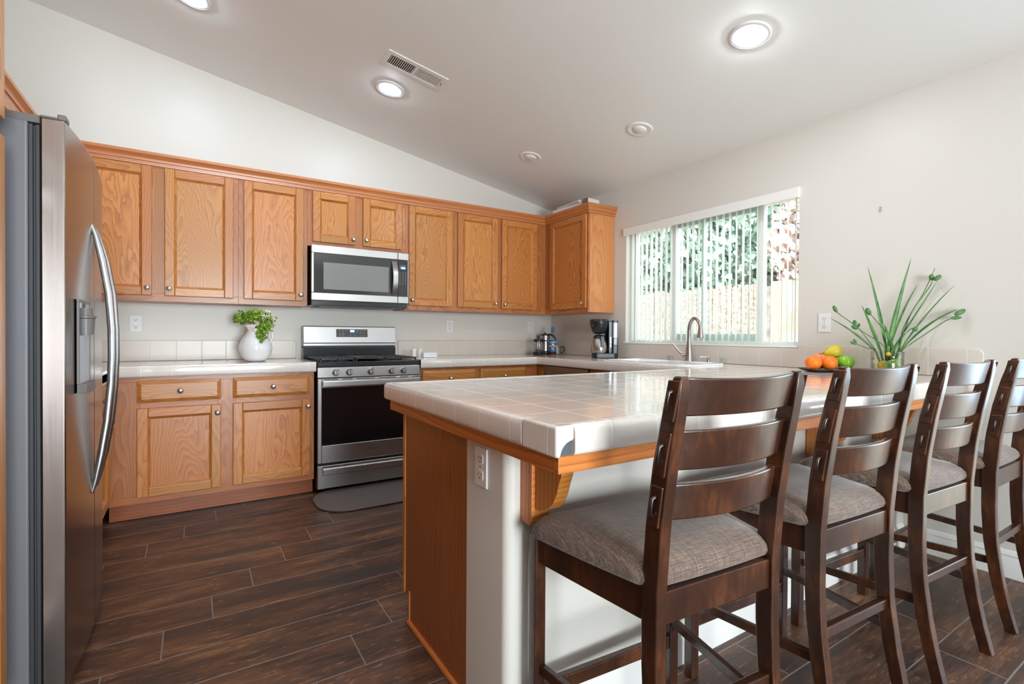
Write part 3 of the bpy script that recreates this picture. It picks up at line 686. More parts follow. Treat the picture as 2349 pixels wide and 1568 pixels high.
# ------------------------------------------------------------------ range
def knob_range(M, u, v, n, parent):
    m = MB(M); m.lathe([(.026, 0), (.026, .006), (.021, .010), (.019, .030), (.017, .032), (0, .032)], (u, v, n), 2, 28); k = m.build('knob', M_STEEL, parent, smooth=40)
    m = MB(M); m.board(u-.004, u+.004, v-.018, v+.018, n+.030, n+.040); m.build('grip', M_STEELD, k, .002)
def gas_range():
    X0, X1 = -2.5035, -1.7515
    r = thing('gas_range', ((X0+X1)/2, -.34, 0), 'stainless gas range with five knobs between the base cabinets', 'range')
    M = F_BACK(0)
    m = MB(M); m.board(X0, X1, .035, .905, .03, .638); m.build('body', M_BLACK, r, .002)
    m = MB(M)
    for u in (X0+.04, X1-.07):
        for n in (.08, .56): m.board(u, u+.03, .001, .036, n, n+.03)
    m.build('feet', M_BLACK, r)
    m = MB(M); m.board(X0, X1, .812, .884, .636, .648); m.build('control_panel', M_STEEL, r, .003)
    for u in (-2.380, -2.286, -2.131, -1.976, -1.882): knob_range(M, u, .848, .648, r)
    m = MB(M); m.board(X0-.001, X1+.001, .887, .922, .09, .646); m.build('cooktop', M_BLACK, r, .004)
    # oven door
    m = MB(M)
    m.board(X0, X0+.026, .219, .806, .640, .664); m.board(X1-.026, X1, .219, .806, .640, .664)
    m.board(X0+.026, X1-.026, .219, .341, .640, .664); m.board(X0+.026, X1-.026, .742, .806, .640, .664)
    d = m.build('oven_door', M_STEEL, r, .003)
    m = MB(M); m.board(X0+.0255, X1-.0255, .3405, .7425, .642, .6635); m.build('glass', M_BLACKG, d)
    m = MB(M)
    u = X0+.035
    for w_, g in ((.10, .03), (.07, .03), (.13, .03), (.13, .03), (.065, .03), (.085, 0)):
        m.board(u, u+w_, .797, .803, .6642, .6646); u += w_+g
    m.build('vent_slots', M_SLOT, d)
    m = MB(M); m.board(X0+.022, X1-.022, .752, .793, .700, .716); m.board(X0+.03, X0+.05, .757, .788, .664, .702); m.board(X1-.05, X1-.03, .757, .788, .664, .702); m.build('handle', M_STEEL, d, .006, 3)
    text('logo', 'Whirlpool', .019, M @ Matrix.Translation((-2.127, .287, .6642)), M_LOGOD, d)
    # drawer
    m = MB(M); m.board(X0, X1, .040, .200, .640, .662); dr = m.build('storage_drawer', M_STEEL, r, .003)
    m = MB(M)
    prof = [(.661, .196), (.700, .190), (.706, .183), (.706, .146), (.700, .143), (.696, .180), (.661, .188)]
    m.prism([(h, n) for n, h in prof], 0, X0+.028, X1-.028); m.build('handle', M_STEEL, dr, .002)
    # backguard
    m = MB(M); m.board(X0+.003, X1-.003, .90, 1.0075, .03, .100); m.build('vent_riser', plain('riser_gloss_black', (.03, .035, .04, 1), .18, .4), r, .003)
    m = MB(M); m.board(X0+.003, X1-.003, 1.006, 1.024, .03, .085); m.build('vent_gap', M_SLOT, r)
    m = MB(M); m.prism([(1.0225, .03), (1.181, .03), (1.181, .085), (1.176, .092), (1.047, .106), (1.043, .100), (1.0225, .100)], 0, X0+.003, X1-.003); bgd = m.build('backguard', M_STEEL, r, .002)
    tl = math.atan2(.106-.092, 1.176-1.047)
    Mt = M @ Matrix.Translation((-2.124, 1.126, .0981)) @ Matrix.Rotation(-tl, 4, 'X')
    m = MB(Mt); m.board(-.127, .127, -.0325, .0325, -.001, .0015); dp = m.build('display_panel', plain('panel_charcoal', srgb(66, 64, 64), .35), bgd)
    m = MB(Mt); m.board(-.017, .020, .006, .027, .0014, .0020); m.build('clock_display', M_BLUE, bgd)
    text('clock_digits', '9:46', .018, Mt @ Matrix.Translation((.0015, .0165, .0024)), M_DIGIT, bgd, .0006)
    m = MB(Mt)
    for (a, b) in ((-.100, .021), (-.073, .021), (-.045, .021), (.044, .021), (.072, .021), (.100, .021), (.044, .011), (-.100, .001), (-.073, .001), (.072, .001), (.100, .001), (-.100, -.021), (-.073, -.021), (.072, -.021), (.100, -.021), (-.013, -.017), (.020, -.017)):
        m.board(a-.008, a+.008, b-.0015, b+.0015, .0014, .0018)
    m.board(-.112, -.058, -.012, -.009, .0014, .0018); m.build('panel_print', M_PRINT, bgd)
    # grates: three cast iron sections, the middle one a griddle
    for a, b in ((X0+.02, X0+.262), (X1-.262, X1-.02)):
        m = MB(M); z0, z1 = .934, .946
        for n in (.12, .245, .37, .495, .612): m.board(a, b, z0, z1, n, n+.012)
        for u_ in (a, (a+b)/2-.006, b-.012): m.board(u_, u_+.012, z0-.002, z1, .12, .624)
        for u_ in (a+.06, b-.07): m.board(u_, u_+.010, z0, z1, .15, .60)
        for u_ in (a, b-.012):
            for n in (.12, .612): m.board(u_, u_+.012, .9215, z0, n, n+.012)
        m.build('grate', M_IRON, r, .002)
        m = MB(M)
        for n in (.24, .50): m.lathe([(.045, .9215), (.045, .930), (.03, .932), (0, .932)], ((a+b)/2, 0, n), 1, 20) if False else m.board((a+b)/2-.04, (a+b)/2+.04, .9215, .931, n-.04, n+.04)
        m.build('burner', M_IRON, r, .012, 4)
    m = MB(M); a, b = X0+.268, X1-.268
    m.board(a, b, .936, .950, .12, .624)
    for n in (.115, .60): m.board(a+.05, b-.05, .950, .957, n, n+.022)
    for u_ in (a, b-.012):
        for n in (.12, .612): m.board(u_, u_+.012, .9215, .936, n, n+.012)
    m.build('griddle', M_IRON, r, .003)
gas_range()

# ------------------------------------------------------------------ microwave
def microwave():
    X0, X1, Z0, Z1, N = -2.497, -1.7485, 1.369, 1.776, .372
    r = thing('microwave_oven', ((X0+X1)/2, -.2, Z0), 'stainless over-the-range microwave with black glass door', 'microwave'); M = F_BACK(0)
    m = MB(M); m.board(X0+.003, X1-.003, 1.332, Z1-.002, .012, N); m.build('case', M_BLACK, r, .003)
    m = MB(M)
    m.board(X0, -1.8405, Z0, 1.4245, N, .394); m.board(X0, -1.8405, 1.719, Z1, N, .394); m.board(X0, -2.4795, 1.4245, 1.719, N, .394)
    d = m.build('door', M_STEEL, r, .003)
    m = MB(M); m.board(-2.4793, -1.8405, 1.4247, 1.7188, N, .3935); m.build('glass', plain('mw_black_glass', (.03, .03, .032, 1), .08, 0, .5, .5), d)
    m = MB(M); m.board(-2.412, -1.915, 1.452, 1.652, .3936, .3941); m.build('screen', M_MWWIN, d)
    m = MB(M)
    pts = bez((-1.872, 1.703, .398), (-1.868, 1.57, .462), (-1.872, 1.436, .398), 16)
    ring = lambda p, k: [(p.x-.021, p.y, p.z+k), (p.x+.021, p.y, p.z+k), (p.x+.021, p.y, p.z+k+.007), (p.x-.021, p.y, p.z+k+.007)]
    m.loft([ring(p, -.003) for p in pts]); m.build('handle', M_STEEL, d, .002, smooth=40)
    m = MB(M)
    m.board(-1.838, X1, Z0, 1.4245, N, .394); m.board(-1.838, X1, 1.719, Z1, N, .394); m.board(-1.7575, X1, 1.4245, 1.719, N, .394)
    c = m.build('control_frame', M_STEEL, r, .003)
    m = MB(M); m.board(-1.838, -1.7577, 1.4247, 1.7188, N, .3935); m.build('control_glass', M_BLACKG, c)
    m = MB(M); m.board(-1.825, -1.773, 1.644, 1.679, .3936, .3940); m.build('display', plain('display_grey', srgb(78, 80, 88), .3), c)
    m = MB(M); m.board(-1.815, -1.777, 1.645, 1.663, .3941, .3943); m.build('clock_display', M_BLUE, c)
    text('clock_digits', '9:46', .016, M @ Matrix.Translation((-1.796, 1.654, .3946)), M_DIGIT, c, .0005)
    m = MB(M)
    for row in range(9):
        for k in range(3):
            u, v = -1.822+k*.024, 1.620-row*.0125; m.board(u-.005, u+.005, v-.0015, v+.0015, .3936, .3939)
    m.build('keypad_print', M_PRINT, c)
    text('logo', 'Whirlpool', .018, M @ Matrix.Translation((-2.113, 1.748, .3942)), M_LOGO, d)
    m = MB(M); m.board(X0+.06, X1-.06, 1.328, 1.332, .06, .33)
    for k in range(3): m.board(X0+.08+k*.21, X0+.24+k*.21, 1.325, 1.328, .12, .30)
    m.build('vent_filter', M_GREYP, r)
microwave()

# ------------------------------------------------------------------ refrigerator
def fridge():
    Y0, Y1 = -2.318, -1.402
    r = thing('refrigerator', (-3.9, (Y0+Y1)/2, 0), 'side by side stainless refrigerator with ice dispenser and bowed handles', 'refrigerator')
    m = MB(); m.board(-4.22, -3.625, Y0, Y1, .03, 1.728); m.build('cabinet_body', M_FRSIDE, r, .006, 3)
    m = MB()
    for x in (-4.15, -3.70):
        for y in (Y0+.06, Y1-.09): m.board(x, x+.03, y, y+.03, .001, .031)
    m.build('feet', M_GASKET, r)
    m = MB(); m.board(-3.625, -3.615, Y0+.004, Y1-.004, .06, 1.722); m.board(-3.610, -3.600, Y0+.006, Y1-.006, .06, 1.722); m.board(-3.616, -3.609, Y0+.012, Y1-.012, .06, 1.72); m.build('door_gasket', M_GASKET, r, .002)
    def front(y):
        t = (y+2.0)/.62
        return -3.529-.046*t*t if y > -2.0 else -3.529-.014*((y+2.0)/.31)**2
    def door(ya, yb, name, label):
        m = MB(); n = 14
        ys = [ya+(yb-ya)*i/n for i in range(n+1)]
        pol = [(-3.598, ya), (-3.598, yb)]+[(front(y), y) for y in reversed(ys)]
        m.prism(pol, 2, .055, 1.745, 0)
        return m.build(name, M_FRIDGE, r, .004, 3, smooth=30, label=label)
    fz = door(Y0, -1.927, 'freezer_door', 'narrow stainless door with the dispenser'); fd = door(-1.921, Y1, 'door', 'wide plain stainless door')
    m = MB(); m.board(-3.60, -3.560, Y0+.002, Y0+.04, 1.745, 1.752); m.board(-3.561, -3.541, Y0+.002, Y0+.05, 1.745, 1.762); m.board(-3.68, -3.60, Y0+.01, Y0+.09, 1.728, 1.752)
    m.build('hinge_cover', M_GREYP, r, .003)
    m = MB(); m.board(-3.66, -3.58, Y0+.01, Y1-.01, .012, .052); m.build('kick_grille', M_GASKET, r)
    for y, d in ((-1.972, fz), (-1.874, fd)):
        fx = front(y)
        m = MB(); pts = [(fx-.002, y, 1.505), (fx+.010, y, 1.470), (-3.500, y, 1.38), (-3.482, y, 1.26), (-3.474, y, 1.13), (-3.473, y, 1.03), (-3.477, y, .92), (-3.487, y, .80), (-3.504, y, .68), (fx+.008, y, .585), (fx-.002, y, .545)]
        m.tube(pts, [.006, .009, .012, .0125, .0125, .0125, .0125, .0125, .012, .009, .006], 14, upv=(0, 1, 0), flat=1.0); m.build('handle', M_HANDLE, d, smooth=60)
    # dispenser on the freezer door
    dy0, dy1, z0, z1 = -2.215, -2.035, .955, 1.215
    fx = max(front(dy0), front(dy1))
    m = MB()
    m.board(fx-.004, fx+.003, dy0-.008, dy0, z0, z1); m.board(fx-.004, fx+.003, dy1, dy1+.008, z0, z1); m.board(fx-.004, fx+.003, dy0-.008, dy1+.008, z1, z1+.010)
    dsp = m.build('dispenser', M_GREYP, fz, .001)
    m = MB(); m.board(fx-.003, fx+.0015, dy0, dy1, z0, 1.110); m.build('recess_panel', plain('dispenser_pale_grey', srgb(176, 178, 184), .35), dsp)
    m = MB(); m.board(fx-.003, fx+.0022, dy0, dy1, 1.110, z1); m.build('control_panel', M_BLACKG, dsp)
    m = MB(); m.lathe([(.022, 1.112), (.024, 1.15), (.024, 1.165), (.028, 1.168), (.028, 1.174), (.020, 1.176), (.018, 1.2)], (fx+.004, -2.12, 0), 2, 18); m.build('nozzle', M_GREYP, dsp, smooth=40)
    m = MB(); m.prism([(fx-.003, dy0-.008), (fx-.003, dy1+.008), (fx+.020, dy1-.005), (fx+.026, -2.125), (fx+.020, dy0+.005)], 2, z0-.03, z0); m.build('drip_tray', M_GREYP, dsp, .002)
fridge()

# ------------------------------------------------------------------ floor mat
m = MB(); m.prism(rrect(-2.56, -1.70, -1.10, -.60, .20, 10), 2, .001, .016)
tag(m.build('floor_mat', M_MAT, None, .008, 3), 'grey cushioned mat with rounded corners on the floor before the range', 'mat')

# ------------------------------------------------------------------ vertical blind
def blind():
    b = thing('vertical_blind', (.03, (WY0+WY1)/2, WZ1-.06), 'white vertical blind with open slats hanging in the kitchen window', 'blind')
    m = MB(); m.board(-.026, -.018, WY0-.006, WY1+.012, 1.995, 2.060); m.board(-.018, .055, WY0+.003, WY1-.003, 2.046, 2.0565)
    m.board(-.018, -.001, WY0-.006, WY0-.002, 1.995, 2.06)
    m.build('valance', M_WHITE, b, .002)
    m = MB(); m.board(.020, .060, WY0+.01, WY1-.01, 2.018, 2.045); m.build('headrail', M_WHITE, b, .002)
    k = NT('blind_vinyl'); k.base(srgb(236, 236, 232)); k.rough(.45)
    tb = k.add('ShaderNodeBsdfTranslucent'); tb.inputs[0].default_value = (.92, .94, .92, 1)
    mx = k.add('ShaderNodeMixShader'); mx.inputs[0].default_value = .65; k.link(k.b.outputs[0], mx.inputs[1]); k.link(tb.outputs[0], mx.inputs[2]); k.link(mx.outputs[0], k.n['Material Output'].inputs[0])
    a0 = math.radians(22)
    first = None
    for i in range(28):
        y = -1.135-.0523*i
        m = MB(); n = 6; hw = .031
        F, B = [], []
        for j in range(n+1):
            t = -1+2*j/n; bow = .004*(1-t*t); F.append((t*hw, bow+.0006)); B.append((t*hw, bow-.0006))
        ca, sa = math.cos(a0+R.uniform(-.05, .05)), 0
        an = a0+R.uniform(-.06, .06); ca, sa = math.cos(an), math.sin(an)
        pol = [(.044+p*ca-q*sa, y+p*sa+q*ca) for p, q in F+B[::-1]]
        m.prism(pol, 2, WZ0+.022, 2.020); m.build('slat', k.m, b, smooth=40)
blind()

# ------------------------------------------------------------------ ceiling fixtures
TILT = math.atan(SL)
def ceiling_light(x, y, on, label, soft=False):
    z = ceil_z(x); M = Matrix.Translation((x, y, z)) @ Matrix.Rotation(TILT, 4, 'Y') @ Matrix.Rotation(math.pi, 4, 'X')
    t = thing('ceiling_light', (x, y, z), label, 'ceiling light', 'recessed ceiling lights')
    m = MB(M)
    if on:
        m.lathe([(.097, 0), (.097, .004), (.094, .007), (.0905, .008)], (0, 0, 0), 2, 40, cap=False); m.build('trim_ring', M_WHITE, t, smooth=50)
        m = MB(M); P = [(.0905, .0075), (.084, .009), (.076, .0095), (.067, .0098), (.060, .0102), (.053, .0108), (.050, .0165), (.0, .0180)]
        m.lathe(P[5:], (0, 0, 0), 2, 40, 0, cap=False); m.lathe(P[4:6], (0, 0, 0), 2, 40, 1, cap=False); m.lathe(P[3:5], (0, 0, 0), 2, 40, 2, cap=False); m.lathe(P[:4], (0, 0, 0), 2, 40, 3, cap=False)
        m.build('diffuser', M_LEDS if soft else M_LEDH, t, smooth=60)
    else:
        m.lathe([(.090, 0), (.090, .004), (.084, .008), (.074, .007), (.050, .002), (.048, .002)], (0, 0, 0), 2, 40, cap=False); m.build('trim_ring', M_WHITE, t, smooth=50)
        m = MB(M); m.lathe([(.048, .001), (.046, .009), (.038, .013), (.0, .015)], (0, 0, 0), 2, 32, cap=False); m.build('bulb', M_PLATE, t, smooth=60)
def led(nm, col, st): return plain('led_'+nm, (.45, .45, .45, 1), .4, emit=col, estr=st)
WH, BL = (.90, .95, 1, 1), (.70, .85, 1, 1)
M_LEDH = [led('core', WH, 230), led('inner', WH, 3), led('mid', WH, .18), led('rim', WH, .12)]
M_LEDS = [led('cool_core', BL, 160), led('cool_inner', BL, 3), led('cool_mid', BL, .18), led('cool_rim', BL, .12)]
ceiling_light(-.906, -2.815, True, 'large lit ceiling light over the peninsula and stools')
ceiling_light(-2.076, -.889, True, 'lit ceiling light beside the air vent', True)
ceiling_light(-3.234, -.883, True, 'lit ceiling light cut by the top of the frame, nearest the fridge', True)
ceiling_light(-.613, -1.817, False, 'unlit ceiling light over the sink, in front of the window')
ceiling_light(-.863, -.846, False, 'unlit ceiling light near the room corner above the corner cabinets')
for x, y in ((-3.0, -2.9), (-3.5, -5.8), (-5.0, -5.8), (-5.0, -7.2)): ceiling_light(x, y, True, 'unseen ceiling light added to fill the room')  # lamps out of view, added only as fill light

def vent():
    x, y = -2.026, -1.222; z = ceil_z(x); M = Matrix.Translation((x, y, z)) @ Matrix.Rotation(TILT, 4, 'Y') @ Matrix.Rotation(math.pi, 4, 'X')
    t = thing('ceiling_vent', (x, y, z), 'white louvered air vent in the sloping ceiling', 'vent')
    L, H = .203, .088
    m = MB(M); a, b = .172, .052
    pr = lambda x0, x1, y0, y1: m.board(x0, x1, y0, y1, 0, .006)
    pr(-L, -a, -H, H); pr(a, L, -H, H); pr(-a, a, -H, -b); pr(-a, a, b, H); pr(-.010, .010, -b, b); m.build('frame', M_WHITE, t, .003)
    m = MB(M); m.board(-a, a, -b, b, -.0005, .0006); m.build('duct_opening', M_BLACK, t)
    m = MB(M); n = 13
    for sd in (-1, 1):
        for k in range(n):
            c = sd*(.010+(a-.010)*(k+.5)/n); w = .0019 if sd < 0 else .0040
            m.prism([(c-w, .0036), (c+w, .0036), (c+w, .0058), (c-w, .0058)] if sd < 0 else [(c-w, .0016), (c-w+.0012, .0010), (c+w, .0050), (c+w-.0012, .0058)], 1, -b, b)
    m.build('louvers', M_WHITE, t)
    m = MB(M); m.board(.180, .184, .0, .014, .006, .014); m.build('damper_lever', M_GREYP, t)
vent()

# ------------------------------------------------------------------ bar stools
def stool():
    t = thing('bar_stool', (0, 0, 0), '', 'bar stool')
    PR = [(1.043, -.245, -.272), (.96, -.220, -.259), (.86, -.197, -.241), (.74, -.179, -.224), (.60, -.168, -.213), (.45, -.169, -.212), (.33, -.176, -.217), (.20, -.195, -.234), (.10, -.216, -.253), (0, -.242, -.277)]
    def pf(z):
        for (z1, a1, b1), (z0, a0, b0) in zip(PR, PR[1:]):
            if z0 <= z <= z1:
                k = (z-z0)/(z1-z0); return a0+(a1-a0)*k, b0+(b1-b0)*k
    for s in (-1, 1):
        xo, xi = s*.195, s*.166
        m = MB(); rings = []
        for i in range(41):
            z = 1.043*i/40; a, b = pf(z); k = .0 if i < 40 else .004
            rings.append([(xo-s*k, a-k, z), (xi+s*k, a-k, z), (xi+s*k, b+k, z), (xo-s*k, b+k, z)])
        m.loft(rings); p = m.build('leg', M_DARK, t, .003, 2, smooth=35, label='tall rear leg that continues up as the back post')
        for z0, z1 in ((.955, 1.035), (.842, .932), (.738, .822)):
            m = MB(); rr = []
            for k in range(5):
                z = z0+(z1-z0)*k/4; a, b = pf(z); c = (a+b)/2; w = .0165
                rr.append([(xo-s*.001, c-w, z), (xo+s*.0038, c-w+.002, z), (xo+s*.0038, c+w-.002, z), (xo-s*.001, c+w, z)])
            m.loft(rr); m.build('plaque', M_DARK, p, .0015)
            zc = (z0+z1)/2; a, b = pf(zc); c = (a+b)/2; a2, b2 = pf(zc+.018); a3, b3 = pf(zc-.018); x = xo+s*.0038
            m = MB(); m.tube([(x-s*.001, (a3+b3)/2, zc-.019), (x+s*.007, (a3+b3)/2, zc-.017), (x+s*.008, c, zc), (x+s*.007, (a2+b2)/2, zc+.017), (x-s*.001, (a2+b2)/2, zc+.019)], .0036, 8); m.build('metal_bar', plain_pewter, p, smooth=60)
        m = MB(); m.board(s*.224, s*.256, .155, .189, 0, .600, 2); m.build('leg', M_DARK, t, .003, label='short straight front leg')
        # side rails
        def bar(z0, z1, th, name, inset=0):
            m = MB(); a0, b0 = pf((z0+z1)/2); yb, yf = (a0-.012), .158
            xo_b, xo_f = .188-inset, .249-inset
            m.loft([[(s*xo_b, yb, z0), (s*(xo_b-th), yb, z0), (s*(xo_b-th), yb, z1), (s*xo_b, yb, z1)], [(s*xo_f, yf, z0), (s*(xo_f-th), yf, z0), (s*(xo_f-th), yf, z1), (s*xo_f, yf, z1)]])
            m.build(name, M_DARK, t, .002)
        bar(.530, .600, .022, 'seat_rail'); bar(.235, .262, .016, 'stretcher', .006)
    m = MB(); m.board(-.168, .168, -.204, -.182, .530, .598, 0); m.build('seat_rail', M_DARK, t, .002)
    m = MB(); m.board(-.226, .226, .160, .182, .530, .598, 0); m.build('seat_rail', M_DARK, t, .002)
    m = MB(); m.board(-.226, .226, .160, .182, .165, .203, 0); m.build('stretcher', M_DARK, t, .003, label='front foot rail')
    a, b = pf(.315); m = MB(); m.board(-.168, .168, (a+b)/2-.010, (a+b)/2+.012, .300, .330, 0); m.build('stretcher', M_DARK, t, .003)
    # curved back slats
    for z0, z1 in ((.962, 1.041), (.850, .934), (.745, .822)):
        m = MB(); rr = []; n = 16
        for i in range(n+1):
            q = -1+2*i/n; x = q*.169; bow = .030*(1-q*q)
            a0, b0 = pf(z0); a1, b1 = pf(z1); c0, c1 = (a0+b0)/2+.006, (a1+b1)/2+.006; h = .009
            rr.append([(x, c0+h-bow, z0), (x, c0-h-bow, z0), (x, c1-h-bow, z1-(.005*(1-q*q) if z0 > .95 else 0)), (x, c1+h-bow, z1-(.005*(1-q*q) if z0 > .95 else 0))])
        m.loft(rr); m.build('back_slat', M_DARK, t, .004, 3, smooth=35)
    # cushion
    m = MB(); rr = []
    def outline(ins, z, dome=0):
        pts = []
        P = [(-.196+ins*.9, -.196+ins), (.196-ins*.9, -.196+ins), (.277-ins*.9, .172-ins), (-.277+ins*.9, .172-ins)]
        n = 14
        for i in range(4):
            A, B = Vector(P[i]), Vector(P[(i+1) % 4]); d = B-A
            for k in range(n):
                f = (k+.5)/n; f = .045+.91*f; q = A+d*f; e = 4*f*(1-f)
                o = Vector((d.y, -d.x)).normalized()*.006*e
                pts.append((q.x+o.x, q.y+o.y, z))
        return pts
    rr = [outline(.012, .601), outline(.002, .606), outline(-.003, .618), outline(.0, .632), outline(.010, .645), outline(.028, .655), outline(.065, .663), outline(.12, .668), outline(.17, .670)]
    m.loft(rr); m.build('seat', M_FAB, t, smooth=60)
    return t
plain_pewter = plain('pewter', (.11, .10, .095, 1), .4, 1)
s0 = stool()
STOOLS = [(-2.232, -3.405, -4.5, 'dark wood bar stool with taupe seat nearest the broken counter corner, first of the row'),
          (-1.608, -3.407, -3.5, 'dark wood bar stool with taupe seat, second of the row from the broken counter corner'),
          (-1.006, -3.432, -3.5, 'dark wood bar stool with taupe seat, third of the row, before the vase'),
          (-.410, -3.450, 0, 'dark wood bar stool with taupe seat nearest the window wall, cut by the frame edge')]
for i, (x, y, a, lb) in enumerate(STOOLS):
    o = s0 if i == 0 else copy_tree(s0)
    o.location = (x, y, 0); o.rotation_euler.z = math.radians(a); tag(o, lb, 'bar stool', 'bar stools along the peninsula')

# ------------------------------------------------------------------ things on the counters
ZC = CT+.0012
def pitcher():
    c = (-2.857, -.335, ZC); t = thing('ceramic_pitcher', c, 'white glazed bulbous pitcher on the counter left of the range', 'pitcher')
    m = MB(); P = [(.055, 0), (.064, .004), (.085, .025), (.102, .06), (.107, .09), (.103, .12), (.088, .155), (.066, .185), (.053, .205), (.050, .225), (.054, .245), (.060, .258), (.055, .258), (.046, .24), (.042, .20)]
    m.lathe(P, c, 2, 40, cap=False); m.face([(c[0]+.055*math.cos(k*.3927), c[1]+.055*math.sin(k*.3927), c[2]) for k in range(16)])
    m.build('body', M_CERAM, t, smooth=60)
    m = MB(); m.lathe([(.056, -.0006), (.060, .002), (.066, .009), (.060, .010)], c, 2, 40, cap=False); m.build('foot_ring', plain('unglazed_brown', srgb(120, 108, 100), .6), t, smooth=60)
    d = Vector((.85, -.5, 0)).normalized(); o = Vector(c)
    m = MB(); m.tube([o+d*.052+Vector((0, 0, .232)), o+d*.085+Vector((0, 0, .238)), o+d*.112+Vector((0, 0, .205)), o+d*.116+Vector((0, 0, .165)), o+d*.104+Vector((0, 0, .135)), o+d*.094+Vector((0, 0, .128))], [.007, .008, .008, .008, .007, .006], 12); m.build('handle', M_CERAM, t, smooth=60)
    # bouquet
    b = thing('bouquet', (c[0], c[1], c[2]+.2), 'leafy green bouquet with cream flowers in the white pitcher', 'bouquet')
    top = Vector((c[0], c[1], c[2]+.25))
    rr = DIR_R.copy(); ff = DIR_F.copy()
    def L(a, h, dpt=0): return top+rr*(a*1.1)+ff*dpt+Vector((0, 0, h))
    m = MB()
    for a, h, dp in ((-.10, .05, 0), (-.05, .09, .02), (.02, .10, .03), (.07, .09, -.02), (.09, .03, 0), (.06, -.06, -.04), (.0, .05, -.05)):
        m.tube(bez(L(0, -.06), L(a*.2, .03, dp*.3), L(a, h, dp), 8), .0022, 6)
    m.build('stem', leafy('stem_green', srgb(96, 130, 50), srgb(120, 150, 70)), b, smooth=60)
    m = MB()
    def leaf(p, nrm, size, mb):
        nrm = nrm.normalized(); a = nrm.orthogonal().normalized(); a = Matrix.Rotation(R.uniform(0, 6.28), 3, nrm) @ a; bb = nrm.cross(a)
        ctr = mb.v(p); pts = []
        for k in range(9):
            th = -2.3+4.6*k/8; rad = size*(.75+.25*math.cos(th*2)); pts.append(mb.v(p+a*(rad*math.cos(th)+size*.5)+bb*rad*math.sin(th)+nrm*(-.18*size*abs(math.sin(th)))))
        for k in range(8): mb.face(None, None, (0, 0), 0, [ctr, pts[k], pts[k+1]])
    cl = [((-.095, .045, 0), (.055, .035, .05), 70), ((-.045, .075, .0), (.055, .035, .05), 80), ((.0, .085, .0), (.045, .035, .05), 70), ((.035, .07, -.02), (.045, .045, .05), 70), ((.060, .01, -.03), (.045, .05, .04), 70), ((.095, .03, -.01), (.035, .06, .04), 45), ((.062, -.050, -.050), (.038, .050, .03), 75), ((.058, -.105, -.058), (.022, .028, .015), 22), ((.0, .045, -.03), (.05, .02, .04), 45), ((.085, .045, 0), (.03, .05, .03), 18)]
    for ce, sp, n in cl:
        for _ in range(n):
            q = Vector((R.gauss(0, 1), R.gauss(0, 1), R.gauss(0, 1))); q = q.normalized()*min(1, R.random()**.4)
            nr = (-ff+Vector((0, 0, .7))+Vector((R.uniform(-.9, .9), R.uniform(-.9, .9), R.uniform(-.5, .9))))
            leaf(L(ce[0]+q.x*sp[0], ce[1]+q.y*sp[1], ce[2]+q.z*sp[2]), nr, R.uniform(.010, .020), m)
    m.build('foliage', M_LEAF, b)
    for a, h, dp in ((.085, .10, -.02), (.11, .075, -.03), (.125, .045, -.03), (.07, .07, -.05), (.09, .06, -.045), (.10, .02, -.01), (.065, .04, -.04), (.03, .03, -.06), (-.022, -.005, -.055), (.012, -.022, -.05), (.105, -.0, .0), (.045, .015, -.07)):
        m = MB()
        for _ in range(16):
            d = Vector((R.gauss(0, 1), R.gauss(0, 1), R.gauss(0, 1))).normalized(); leaf(L(a, h, dp)+d*R.uniform(.004, .020), d+Vector((0, 0, .3)), R.uniform(.006, .010), m)
        m.build('flower', M_CREAM, b)
pitcher()

def shaker(x, y, label):
    t = thing('salt_shaker', (x, y, ZC), label, 'shaker', 'white shakers by the range')
    m = MB(); m.lathe([(.020, 0), (.022, .003), (.020, .05), (.021, .056)], (x, y, ZC), 2, 20); m.build('body', M_CERAM, t, smooth=50)
    m = MB(); m.lathe([(.0205, .0565), (.021, .066), (.015, .075), (0, .077)], (x, y, ZC), 2, 20); m.build('cap', M_PLATE, t, smooth=50)
shaker(-1.665, -.30, 'white shaker on the counter, closer to the range'); shaker(-1.598, -.265, 'white shaker on the counter, behind the low white box')
m = MB(); m.prism(rrect(-1.60, -1.475, -.355, -.30, .006, 3), 2, ZC, ZC+.042)
tag(m.build('butter_dish', M_CERAM, None, .006, 3), 'low white lidded box on the counter right of the range', 'dish')

def french_press():
    c = (-.345, -.25, ZC); t = thing('french_press', c, 'glass french press with black lid in the counter corner', 'french press')
    m = MB(); m.lathe([(.050, 0), (.053, .004), (.053, .028), (.049, .030)], c, 2, 28); m.build('base', M_PLASTIC, t, smooth=40)
    m = MB(); m.lathe([(.047, .030), (.047, .130), (.0455, .130), (.0455, .031)], c, 2, 28, cap=False); m.build('beaker', M_GLASS, t, smooth=50)
    m = MB(); m.lathe([(.050, .128), (.052, .142), (.046, .154), (.015, .163), (.004, .164)], c, 2, 28); m.build('lid', M_PLASTIC, t, smooth=40)
    m = MB(); m.lathe([(.003, .045), (.003, .168), (.009, .172), (.0125, .181), (.009, .190), (0, .192)], c, 2, 14); m.lathe([(.043, .040), (.044, .044), (.043, .048)], c, 2, 24); m.build('plunger', M_PLASTIC, t, smooth=50)
    d = Vector((.75, -.66, 0)); o = Vector(c)
    m = MB(); m.tube([o+d*.048+Vector((0, 0, .142)), o+d*.085+Vector((0, 0, .140)), o+d*.092+Vector((0, 0, .125)), o+d*.090+Vector((0, 0, .04)), o+d*.050+Vector((0, 0, .022))], .006, 10); m.build('handle', M_PLASTIC, t, smooth=60)
french_press()
